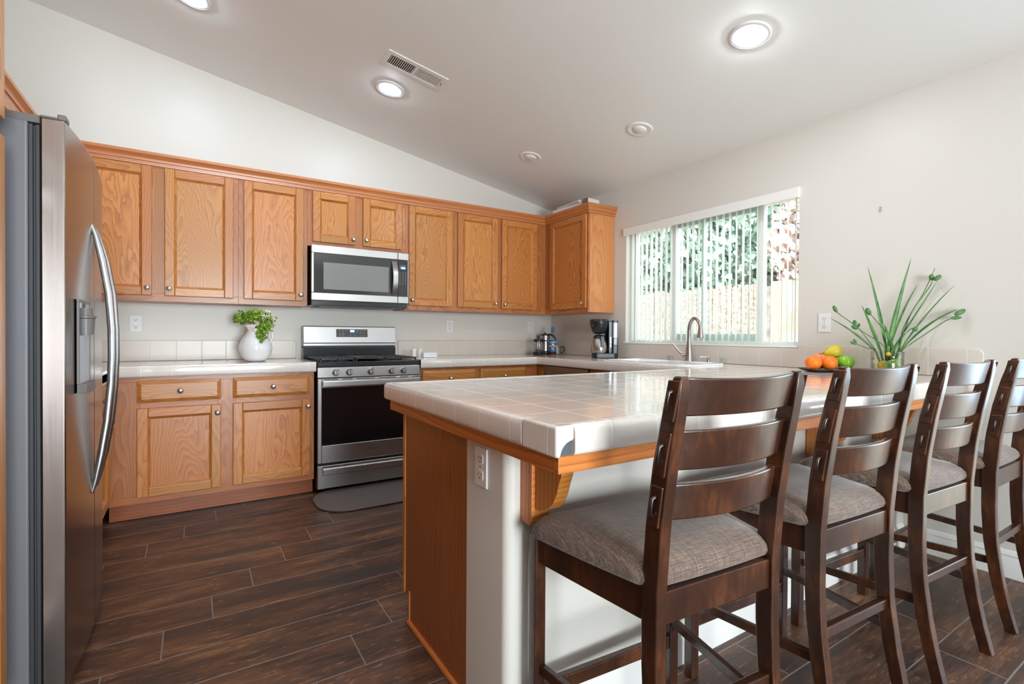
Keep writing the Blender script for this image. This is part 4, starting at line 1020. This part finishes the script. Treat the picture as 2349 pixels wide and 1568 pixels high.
def kettle():
    c = (-.198, -.160, ZC); t = thing('electric_kettle', c, 'stainless electric kettle with black lid behind the syrup bottle', 'kettle')
    m = MB(); m.lathe([(.062, 0), (.064, .004), (.062, .034)], c, 2, 28); m.build('base', M_PLASTIC, t, smooth=40)
    m = MB(); m.lathe([(.060, .035), (.058, .06), (.050, .17), (.048, .19)], c, 2, 32); m.build('body', M_STEELV, t, smooth=40)
    m = MB(); m.lathe([(.049, .190), (.047, .200), (.030, .208), (.012, .212), (.010, .220), (0, .221)], c, 2, 28); m.build('lid', M_PLASTIC, t, smooth=40)
    d = Vector((.8, -.6, 0)); o = Vector(c)
    m = MB(); m.tube([o+d*.030+Vector((0, 0, .204)), o+d*.07+Vector((0, 0, .198)), o+d*.105+Vector((0, 0, .165)), o+d*.108+Vector((0, 0, .11)), o+d*.09+Vector((0, 0, .06)), o+d*.058+Vector((0, 0, .04))], [.008, .012, .010, .009, .009, .008], 10); m.build('handle', M_PLASTIC, t, smooth=60)
kettle()
def syrup():
    c = (-.195, -.285, ZC); t = thing('syrup_bottle', c, 'clear syrup bottle with blue label and blue neck in the counter corner', 'bottle')
    m = MB(); m.lathe([(.033, 0), (.0355, .004), (.0355, .150), (.032, .170), (.018, .205), (.0125, .220), (.0125, .225)], c, 2, 28); m.build('glass', M_GLASS, t, smooth=40)
    m = MB(); m.lathe([(.031, .003), (.0335, .006), (.0335, .026), (0, .026)], c, 2, 24); m.build('syrup', M_SYRUP, t, smooth=40)
    m = MB(); m.lathe([(.0135, .222), (.0140, .224), (.0140, .275), (.012, .277), (0, .277)], c, 2, 20); m.build('cap', plain('cap_blue', srgb(24, 98, 160), .35), t, smooth=40)
    a0 = math.atan2(-DIR_F.y, -DIR_F.x)
    def band(z0, z1, r, span, mat, name):
        m = MB(); n = 16
        A = [(c[0]+r*math.cos(a0-span+2*span*k/n), c[1]+r*math.sin(a0-span+2*span*k/n)) for k in range(n+1)]
        B = [(c[0]+(r-.0006)*math.cos(a0-span+2*span*k/n), c[1]+(r-.0006)*math.sin(a0-span+2*span*k/n)) for k in range(n+1)]
        m.prism(A+B[::-1], 2, c[2]+z0, c[2]+z1); return m.build(name, mat, t, smooth=40)
    band(.034, .148, .0364, 1.35, plain('label_blue', srgb(22, 104, 178), .4), 'label')
    band(.078, .096, .0370, 1.35, plain('label_yellow', srgb(244, 176, 30), .4), 'label_band')
    band(.086, .108, .0373, .30, plain('label_white', srgb(240, 236, 226), .4), 'label_emblem'); band(.080, .094, .0376, .24, plain('label_brown', srgb(150, 84, 40), .4), 'label_picture')
    rr = DIR_R.copy(); nn = -DIR_F
    Mt = frame(Vector(c)+nn*.0382+Vector((0, 0, .124)), rr.normalized(), nn)
    text('label_lettering', 'Torani', .024, Mt @ Matrix.Rotation(.12, 4, 'Z'), M_CERAM, t, .0005)
    m = MB(Mt)
    for k, w_ in enumerate((.016, .020, .013)): m.board(-w_/1, w_/1, -.058-k*.009, -.0545-k*.009, -.0009, .0002)
    m.build('label_print', plain('label_pale', srgb(190, 214, 236), .5), t)
syrup()
def mug():
    c = (-.095, -.235, ZC); t = thing('mug', c, 'dark mug behind the syrup bottle, its loop handle showing', 'mug')
    m = MB(); m.lathe([(.030, 0), (.034, .003), (.036, .085), (.034, .085), (.031, .006)], c, 2, 24); m.build('body', M_GLASS, t, smooth=40)
    d = Vector((.87, -.5, 0)); o = Vector(c)
    m = MB(); m.tube([o+d*.034+Vector((0, 0, .075)), o+d*.055+Vector((0, 0, .078)), o+d*.068+Vector((0, 0, .062)), o+d*.067+Vector((0, 0, .035)), o+d*.055+Vector((0, 0, .018)), o+d*.033+Vector((0, 0, .014))], .0055, 10); m.build('handle', M_PLASTIC, t, smooth=60)
mug()
def coffee_maker():
    # local frame: u to the right of the view, n towards the camera
    rr = DIR_R.copy(); nn = -DIR_F
    o = Vector((-.185, -1.02, ZC)); M = frame(o, rr, nn) @ Matrix.Diagonal((1, 1.15, 1, 1))
    t = thing('coffee_maker', o, 'black drip coffee maker with steel carafe left of the window', 'coffee maker')
    m = MB(M); m.prism(rrect(-.105, .10, -.07, .085, .03, 5), 1, .0, .036); m.build('base', M_PLASTIC, t, .004)
    m = MB(M); m.board(.033, .060, .0365, .275, -.07, .035); m.board(-.03, .033, .19, .275, -.07, -.03); m.board(-.03, .033, .0365, .19, -.07, -.066); m.build('column', M_PLASTIC, t, .006)
    m = MB(M); m.lathe([(.082, .282), (.085, .276), (.083, .255), (.060, .195), (.045, .185), (.03, .18)], (-.045, 0, .005), 1, 32); m.build('brew_basket', M_PLASTIC, t, smooth=40)
    m = MB(M); m.lathe([(.060, .282), (.082, .2822), (.078, .291), (.04, .296), (0, .297)], (-.045, 0, .005), 1, 32); m.build('lid', M_PLASTIC, t, smooth=40)
    m = MB(M); m.prism(rrect(.060, .112, -.07, .055, .012, 4), 1, .0005, .098, 0); m.build('tank_housing', M_PLASTIC, t, .003)
    m = MB(M); m.prism(rrect(.062, .111, -.068, .054, .012, 4), 1, .270, .284); m.build('tank_lid', M_PLASTIC, t, .003)
    m = MB(M); m.prism(rrect(.062, .111, -.068, .054, .012, 4), 1, .1505, .2695); m.build('water_tank', M_TANK, t, .003)
    m = MB(M); m.prism(rrect(.062, .111, -.068, .054, .012, 4), 1, .0985, .150); m.build('water_level', M_TANKW, t, .002)
    m = MB(M)
    for k in range(4): m.board(.082, .100, .150+k*.022, .152+k*.022, .0545, .0550)
    m.build('tank_marks', M_PRINT, t)
    m = MB(M)
    for k in range(7): m.board(.044, .054, .082+k*.0115, .087+k*.0115, .035, .0365)
    m.build('buttons', M_CHROME, t)
    m = MB(M); m.board(-.115, -.100, .243, .247, .048, .0505) if False else m.board(-.112, -.094, .242, .246, .052, .0535); m.build('badge', M_PRINT, t)
    ca = thing('carafe', o+nn*.012+rr*(-.045), 'stainless carafe with black handle standing in the coffee maker', 'carafe')
    cc = (-.045, 0, .012)
    m = MB(M); m.lathe([(.072, .037), (.075, .041), (.074, .075), (.066, .115), (.052, .146)], cc, 1, 32); m.build('body', M_STEELV, ca, smooth=40)
    m = MB(M); m.lathe([(.054, .1465), (.052, .162), (.040, .172), (.02, .176)], cc, 1, 32); m.build('lid', M_PLASTIC, ca, smooth=40)
    m = MB(M); m.board(-.046, -.018, .083, .165, .080, .094); m.board(-.046, -.018, .150, .166, .03, .084); m.build('handle', plain('carafe_handle_grey', srgb(58, 58, 66), .35), ca, .004)
coffee_maker()

def faucet():
    b = Vector((-.115, -1.855, ZC)); t = thing('kitchen_faucet', b, 'tall brushed nickel gooseneck faucet under the window', 'faucet')
    m = MB(); m.lathe([(.030, 0), (.032, .003), (.031, .012), (.026, .03), (.025, .06), (.019, .12), (.0135, .17)], b, 2, 24); m.build('body', M_BRUSHN, t, smooth=50)
    d = Vector((-.30, -.95, 0)).normalized(); Z = Vector((0, 0, 1))
    m = MB(); pts = [b+Z*.165, b+Z*.19, b+Z*.225]; r_ = .068
    for k in range(1, 13):
        a = math.pi*k/12*.96; pts.append(b+Z*(.240+.085*math.sin(a))+d*(r_*(1-math.cos(a))))
    m.tube(pts, [.0135]*3+[.0132]*12, 14); m.build('spout', M_BRUSHN, t, smooth=60)
    e = pts[-1]; m = MB(); m.tube([e+Z*.012, e-Z*.02, e-Z*.065, e-Z*.068], [.0135, .017, .024, .021], 18); m.build('spray_head', M_BRUSHN, t, smooth=50)
    h = Vector((-.25, .97, 0)).normalized()
    m = MB(); m.tube([b+Z*.05+h*.02, b+Z*.052+h*.05], [.020, .018], 14); m.tube([b+Z*.055+h*.046, b+Z*.075+h*.075, b+Z*.135+h*.125], [.010, .008, .006], 10); m.build('lever', M_BRUSHN, t, smooth=50)
    p = Vector((-.10, -2.01, ZC)); s = thing('soap_pump', p, 'small nickel soap pump right of the faucet', 'soap pump')
    m = MB(); m.lathe([(.014, 0), (.015, .002), (.011, .010), (.010, .035), (.013, .038), (.013, .046), (0, .048)], p, 2, 18); m.build('body', M_BRUSHN, s, smooth=50)
    m = MB(); m.tube([p+Z*.043, p+Z*.046+Vector((-.04, .03, 0)), p+Z*.036+Vector((-.052, .038, 0))], [.006, .005, .004], 10); m.build('nozzle', M_BRUSHN, s, smooth=50)
    for q, lb in ((Vector((-.10, -2.13, ZC)), 'small clear glass cube by the sink, right of the soap pump'), (Vector((-.16, -1.725, ZC)), 'small clear glass block by the sink, under the faucet lever')):
        m = MB(); m.board(q.x-.018, q.x+.018, q.y-.02, q.y+.02, q.z, q.z+.044); m.board(q.x-.014, q.x+.014, q.y-.016, q.y+.016, q.z+.006, q.z+.0442)
        tag(m.build('glass_block', M_GLASS, None), lb, 'glass holder')
faucet()

# ------------------------------------------------------------------ fruit plate
def fruits():
    base_z = ZC
    def place(xy, z): return Vector((xy[0], xy[1], z))
    c = place((-0.1830, -2.8537), base_z); rr = DIR_R.copy(); M = Matrix.Translation(c) @ Matrix.Rotation(math.atan2(rr.y, rr.x), 4, 'Z')
    m = MB(M); 
    m.loft([[(x, y, .0) for x, y in rrect(-.10, .10, -.06, .06, .02)], [(x, y, .004) for x, y in rrect(-.115, .115, -.075, .075, .02)], [(x, y, .014) for x, y in rrect(-.135, .135, -.095, .095, .02)], [(x, y, .0165) for x, y in rrect(-.135, .135, -.095, .095, .02)], [(x, y, .007) for x, y in rrect(-.11, .11, -.072, .072, .02)]])
    tag(m.build('fruit_plate', M_PLATEB, None, smooth=40), 'dark rectangular plate of fruit on the counter by the window wall', 'plate')
    def sph(name, p, r, mat, label, cat, sz=1, dim=0):
        o = thing(name, (p.x, p.y, p.z-r*sz), label, cat); m = MB(); pr = []
        for k in range(17):
            a = -math.pi/2+math.pi*k/16; h = math.sin(a)*r*sz; ra = math.cos(a)*r*(1+dim*.06*math.sin(a))
            if dim: h -= dim*r*.16*math.exp(-(ra/r/.28)**2)*(1 if a > 0 else -.6)
            pr.append((max(ra, 0 if k in (0, 16) else ra), h))
        m.lathe(pr, p, 2, 28, cap=False); m.build('flesh', mat, o, smooth=80)
        m = MB(); m.lathe([(.0035, r*sz*(.99-(.16*dim))), (.0025, r*sz*(1.02-.14*dim)), (0, r*sz*(1.03-.14*dim))], p, 2, 8); m.build('stem', M_BARK, o)
        return o
    f = base_z+.008
    sph('orange', place((-0.2959, -2.8294), f+.042), .042, M_ORANGE, 'orange at the left front of the fruit plate', 'orange', .95)
    sph('orange', place((-0.2304, -2.8828), f+.042), .041, M_ORANGE, 'round orange at the centre front of the fruit plate, below the pear', 'orange', .97)
    sph('grapefruit', place((-0.1666, -2.7989), f+.050), .048, M_PINKF, 'pale pinkish citrus behind the two oranges', 'grapefruit', .95)
    sph('green_apple', place((-0.1324, -2.9213), f+.044), .044, M_APPLE, 'shiny green apple on the fruit plate', 'apple', .92, 1)
    # pear lying on top, stem to the left
    p = place((-0.1212, -2.8573), f+.104); ax = -rr*.96+Vector((0, 0, -.16)); o = thing('pear', p-Vector((0, 0, .035)), 'yellow pear lying on top of the oranges', 'pear')
    q = ax.to_track_quat('Z', 'Y').to_matrix().to_4x4(); Mp = Matrix.Translation(p) @ q
    m = MB(Mp); m.lathe([(0, -.040), (.018, -.038), (.034, -.024), (.038, -.005), (.034, .016), (.024, .036), (.016, .052), (.009, .060), (0, .061)], (0, 0, 0), 2, 24, cap=False); m.build('flesh', M_PEAR, o, smooth=80)
    m = MB(Mp); m.tube([(0, 0, .058), (.002, 0, .075), (.004, 0, .088)], .002, 8); m.build('stem', M_BARK, o)
fruits()

# ------------------------------------------------------------------ glass vase with reeds
def vase():
    K = .000516; c = Vector((-0.1470, -3.1262, ZC)); r = .072; h = .121      # K: metres per unit of the little sketch grid the stems are drawn on
    t = thing('glass_vase', c, 'round clear glass vase on the counter holding water, lemon and a green leaf', 'vase')
    m = MB(); m.lathe([(r-.01, 0), (r-.003, .002), (r, .010), (r, h), (r-.003, h), (r-.003, .012), (0, .010)], c, 2, 40); m.build('glass', M_GLASS, t, smooth=40)
    m = MB(); m.lathe([(r-.006, .012), (r-.004, .016), (r-.004, .086), (0, .086)], c, 2, 36); m.build('water', M_WATER, t, smooth=40)
    rr = DIR_R.copy(); nn = -DIR_F; Z = Vector((0, 0, 1))
    # wrapped leaf inside
    m = MB(); n = 18; A = []; B = []
    base_a = math.atan2(nn.y, nn.x); rad = r-.007
    for k in range(n+1):
        a = base_a-.95+2.3*k/n; e = math.sin(math.pi*min(max(k/n, 0.03), .97))
        A.append((c.x+rad*math.cos(a), c.y+rad*math.sin(a), c.z+.052-.042*e**.7)); B.append((c.x+rad*math.cos(a), c.y+rad*math.sin(a), c.z+.054+.034*e**.7))
    V1 = [m.v(p) for p in A]; V2 = [m.v(p) for p in B]
    for k in range(n): m.face(None, None, (0, 0), 0, [V1[k], V1[k+1], V2[k+1], V2[k]])
    lf = m.build('leaf', M_LEAF, None); lf.modifiers.new('s', 'SOLIDIFY').thickness = .0015
    tag(lf, 'broad bright green leaf curled inside the glass vase', 'leaf')
    q = c-rr*.036+nn*.022+Z*.048
    m = MB(Matrix.Translation(q) @ nn.to_track_quat('Z', 'Y').to_matrix().to_4x4()); m.lathe([(0, -.03), (.018, -.024), (.025, -.008), (.026, .01), (.017, .016), (0, .018)], (0, 0, 0), 2, 24, cap=False)
    tag(m.build('lemon', M_LEMON, None, smooth=70), 'yellow lemon in the water of the glass vase', 'lemon')
    m = MB(Matrix.Translation(c+Z*.108-rr*.004+nn*.012)); m.lathe([(0, -.012), (.010, -.008), (.012, .004), (0, .012)], (0, 0, 0), 2, 12, cap=False)
    tag(m.build('lemon_wedge', M_LEMON, None, smooth=70), 'small yellow lemon wedge among the stems at the vase mouth', 'lemon wedge')
    pl = thing('reed_arrangement', (c.x, c.y, c.z+.01), 'tall spray of green blades and budded stems in the glass vase', 'plant')
    OUT = Vector((.936, .351, .0)); OUT.z = -.035   # the spray fans a little towards and away from the wall
    def P(x, y, dd=0):
        p = c+rr*((x-955.6)*K)+Z*(1.0458-ZC+(1000-y)*K)+OUT*dd
        if p.x > -.035: p -= OUT*((p.x+.035)/OUT.x)      # keep clear of the window wall
        return p
    def blade(tip, ctl, base, w, dd):
        p0, p1, p2 = P(*base, dd*.15), P(*ctl, dd*.5), P(*tip, dd); foot = c+Z*.03+rr*((base[0]-965)*K*.35)
        pts = [foot]+bez(p0, p1, p2, 18); n = len(pts); m = MB(); ww = w*K*.5
        L_, Rr_, T_ = [], [], []
        tw = R.uniform(-.5, .5)
        for i, p in enumerate(pts):
            tg = (pts[min(i+1, n-1)]-pts[max(i-1, 0)]).normalized(); s = tg.cross(-DIR_F).normalized()
            s = (Matrix.Rotation(tw, 3, tg) @ s); k = i/(n-1); wd_ = ww*(.55+.45*math.sin(min(1, k*2.2)*math.pi/2))*(1-max(0, k-.45)/.55)**.8+.0003
            nm = s.cross(tg); L_.append(m.v(p+s*wd_)); Rr_.append(m.v(p-s*wd_)); T_.append(m.v(p-nm*wd_*.35))
        for i in range(n-1):
            m.face(None, None, (0, 0), 0, [L_[i], L_[i+1], T_[i+1], T_[i]]); m.face(None, None, (0, 0), 0, [T_[i], T_[i+1], Rr_[i+1], Rr_[i]])
        o = m.build('leaf_blade', M_BLADE, pl, smooth=60); o.modifiers.new('s', 'SOLIDIFY').thickness = .0009
    for args in (((742, 130), (880, 600), (940, 960), 34, .05), ((1182, 68), (1030, 620), (965, 960), 40, -.04), ((1252, 328), (1085, 600), (1000, 900), 30, .08),
                 ((1594, 368), (1320, 620), (1085, 990), 26, -.09), ((1622, 600), (1340, 700), (1095, 990), 24, .06), ((695, 545), (790, 740), (890, 1000), 28, -.08),
                 ((343, 650), (620, 790), (835, 1000), 18, .10), ((925, 735), (960, 850), (1025, 1000), 36, -.05), ((1445, 295), (1260, 600), (1020, 960), 20, .03), ((1165, 700), (1110, 840), (1030, 980), 22, .02)): blade(*args)
    def stem(path, dd, buds):
        pts = [c+Z*.03+rr*((path[-1][0]-965)*K*.35)]; n = len(path)
        for i, q in enumerate(reversed(path)): pts.append(P(*q, dd*(i+1)/n))
        sm = [pts[0]]
        for i in range(len(pts)-1):
            a = pts[max(i-1, 0)]; b_, c_ = pts[i], pts[i+1]; e = pts[min(i+2, len(pts)-1)]
            for k in range(1, 6):
                u = k/5; sm.append(.5*((2*b_)+(c_-a)*u+(2*a-5*b_+4*c_-e)*u*u+(3*b_-a-3*c_+e)*u**3))
        m = MB(); m.tube(sm, [.0022]*(len(sm)-3)+[.0018, .0016, .0014], 8); s = m.build('stem', M_BLADE, pl, smooth=60)
        for bx, by, ln, wd_, ang in buds:
            p = P(bx, by, dd); a = math.radians(ang); ax = (DIR_R*math.cos(a)+Z*math.sin(a)).normalized()
            Mx = Matrix.Translation(p) @ ax.to_track_quat('Z', 'Y').to_matrix().to_4x4(); hl, hw = ln*K/2, wd_*K/2
            m = MB(Mx); m.lathe([(hw*math.cos(x), hl*math.sin(x)) for x in (-1.57, -1.1, -.6, -.15, .3, .75, 1.2, 1.57)], (0, 0, 0), 2, 12, cap=False); m.build('bud', M_BUD, s, smooth=70)
    stem([(425, 580), (455, 620), (590, 715), (720, 815), (860, 900), (940, 990)], -.04, [(425, 580, 80, 38, 118)])
    stem([(620, 735), (670, 780), (760, 890), (840, 1000)], .05, [(615, 705, 60, 36, 105), (656, 733, 48, 26, 70), (615, 752, 70, 46, 150)])
    stem([(760, 605), (795, 645), (880, 740), (950, 830), (1005, 990)], -.06, [(760, 606, 84, 46, 118)])
    stem([(615, 905), (660, 935), (740, 965), (830, 1000)], .0, [(612, 918, 70, 32, 165), (625, 895, 46, 24, 130)])
    stem([(1395, 300), (1360, 370), (1235, 540), (1130, 730), (1090, 860), (1070, 990)], .02, [(1385, 266, 66, 44, 100), (1440, 277, 84, 44, 40)])
    stem([(1415, 178), (1350, 330), (1290, 450), (1200, 600), (1120, 800), (1075, 985)], -.03, [])
    stem([(1560, 690), (1500, 715), (1330, 830), (1200, 920), (1105, 995)], .05, [(1645, 630, 115, 48, 28), (1610, 680, 110, 34, 4)])
    stem([(1225, 780), (1195, 775), (1130, 830), (1085, 920), (1060, 990)], -.08, [(1228, 782, 52, 46, 40)])
vase()

# ------------------------------------------------------------------ odds and ends
m = MB(F_WIN(0)); m.tube([(3.032, 1.842, .001), (3.032, 1.84, .004), (3.032, 1.818, .005), (3.032, 1.812, .010), (3.032, 1.818, .015)], .0016, 8); m.lathe([(.004, 0), (.004, .003), (0, .004)], (3.032, 1.842, 0.0005), 2, 10)
tag(m.build('wall_hook', M_NICKEL, None, smooth=60), 'tiny metal hook on the bare wall right of the window', 'hook')
ZT = 2.2765
def magazine(x, y, rz, w, d, h, z, mat, label):
    M = Matrix.Translation((x, y, z)) @ Matrix.Rotation(math.radians(rz), 4, 'Z')
    t = thing('magazine', (x, y, z), label, 'magazine', 'papers on top of the corner cabinet')
    t2 = MB(M); t2.board(-w/2+.002, w/2-.002, -d/2+.002, d/2-.002, .0008, h-.0008); t2.build('pages', plain('paper_pages', srgb(214, 210, 206), .7), t)
    t2 = MB(M); t2.board(-w/2, w/2, -d/2, d/2, 0, .0008); t2.board(-w/2, w/2, -d/2, d/2, h-.0008, h); t2.board(-w/2, -w/2+.001, -d/2, d/2, 0, h); t2.build('cover', mat, t)
pg = plain('cover_grey', srgb(196, 192, 190), .4); pb = plain('cover_brown', srgb(120, 88, 70), .5); pw = plain('cover_white', srgb(226, 224, 222), .4)
magazine(-.225, -.66, 2, .21, .40, .026, ZT, pw, 'white magazine at the bottom of the little stack on the corner cabinet')
magazine(-.232, -.68, -3, .20, .34, .022, ZT+.027, pg, 'grey magazine lying on the white one atop the corner cabinet')
magazine(-.255, -.915, 6, .15, .06, .046, ZT, pb, 'small brown book on the corner cabinet end nearest the window')

# ------------------------------------------------------------------ outside
def outside():
    m = MB(); m.board(.16, 16, -14, 14, -.35, -.25); structure(m.build('ground', leafy('yard_ground', srgb(160, 146, 126), srgb(186, 172, 150), 2)))
    k = leafy('reed_screen', srgb(92, 78, 64), srgb(150, 132, 112), 26)
    m = MB(); y = -.33
    while y < 4.2:
        w_ = R.uniform(.018, .034); x = 3.3+R.uniform(-.006, .006); m.board(x, x+.012, y, y+w_-.002, -.24, 1.84+R.uniform(-.03, .03)); y += w_
    f = thing('reed_fence', (3.3, 2, -.25), 'pale reed screen fence outside the window', 'fence'); m.build('reed_screen', k, f)
    m = MB(); m.board(3.315, 3.35, -.33, 4.2, .2, .29); m.board(3.315, 3.35, -.33, 4.2, 1.5, 1.59); m.build('rail', M_BARK, f)
    f2 = thing('board_fence', (3.3, -2, -.25), 'pale board fence outside, at the edge of the window nearest the plant', 'fence'); m = MB(); y = -.50
    while y > -5:
        m.board(3.30, 3.32, y-.135, y, -.24, 1.85+R.uniform(-.01, .01)); y -= .14
    m.build('boards', leafy('fence_boards', srgb(124, 106, 90), srgb(146, 126, 108), 6), f2)
    m = MB(); m.board(3.33, 3.42, -.47, -.36, -.24, 1.8); m.build('post', M_BARK, f2)
    m = MB(); m.board(3.325, 3.365, -5, -.48, .35, .44); m.board(3.325, 3.365, -5, -.48, 1.35, 1.44); m.build('rail', M_BARK, f2)
    def tree(name, x, y, blobs, mat, label, n, size, trunk):
        t = thing(name, (x, y, -.25), label, 'tree')
        m = MB(); m.tube([(x, y, -.25), (x+.05, y+.05, 1.2), (x-.05, y+.1, trunk)], [.14, .10, .04], 10)
        for k in range(7):
            a = R.uniform(0, 6.28); m.tube([(x, y, trunk*.5+k*.1), (x+.5*math.cos(a), y+.5*math.sin(a), trunk*.7+k*.15), (x+1.1*math.cos(a), y+1.1*math.sin(a), trunk*.8+k*.25)], [.04, .025, .008], 7)
        m.build('trunk', M_BARK, t, smooth=60)
        m = MB()
        for bx, by, bz, rx, ry, rz in blobs:
            for _ in range(n):
                q = Vector((R.gauss(0, 1), R.gauss(0, 1), R.gauss(0, 1))).normalized()*R.random()**.35
                p = Vector((bx+q.x*rx, by+q.y*ry, bz+q.z*rz)); d = Vector((R.uniform(-1, 1), R.uniform(-1, 1), R.uniform(-.6, 1))).normalized()
                a = d.orthogonal().normalized(); b = d.cross(a); s = size*R.uniform(.6, 1.3)
                m.face([p-a*s*.5, p+b*s*.28, p+a*s*.5, p-b*s*.28])
        m.build('foliage', mat, t)
    tree('garden_tree', 5.6, 2.6, [(5.6, 3.4, 2.6, .9, 1.4, 1.1), (5.6, 2.0, 2.9, .9, 1.2, 1.2), (5.8, 4.4, 3.2, 1, 1.3, 1.4)], M_TREE, 'dark leafy green tree behind the reed fence', 2300, .24, 2.6)
    tree('garden_tree', 5.2, .9, [(5.3, 1.1, 2.4, .8, .9, .9), (5.4, .6, 3.3, .8, 1.1, .9)], M_TREE, 'green tree with gaps in its crown behind the middle of the window', 1900, .20, 2.6)
    tree('garden_tree', 8.2, 3.0, [(8.2, 5.0, 2.6, .8, 1.6, 2.2), (8.2, 2.4, 2.8, .8, 1.6, 2.4), (8.2, .2, 2.4, .8, 1.4, 2.0)], M_TREE, 'tall dense tree farthest back, closing the gaps between the other trees', 2200, .34, 3)
    tree('garden_tree', 5.0, -.6, [(5.0, -.3, 2.6, .7, .8, .9), (5.1, -1.2, 2.8, .7, .9, 1.1)], M_DRY, 'pale pinkish dry tree behind the board fence', 2000, .17, 2.4)
outside()
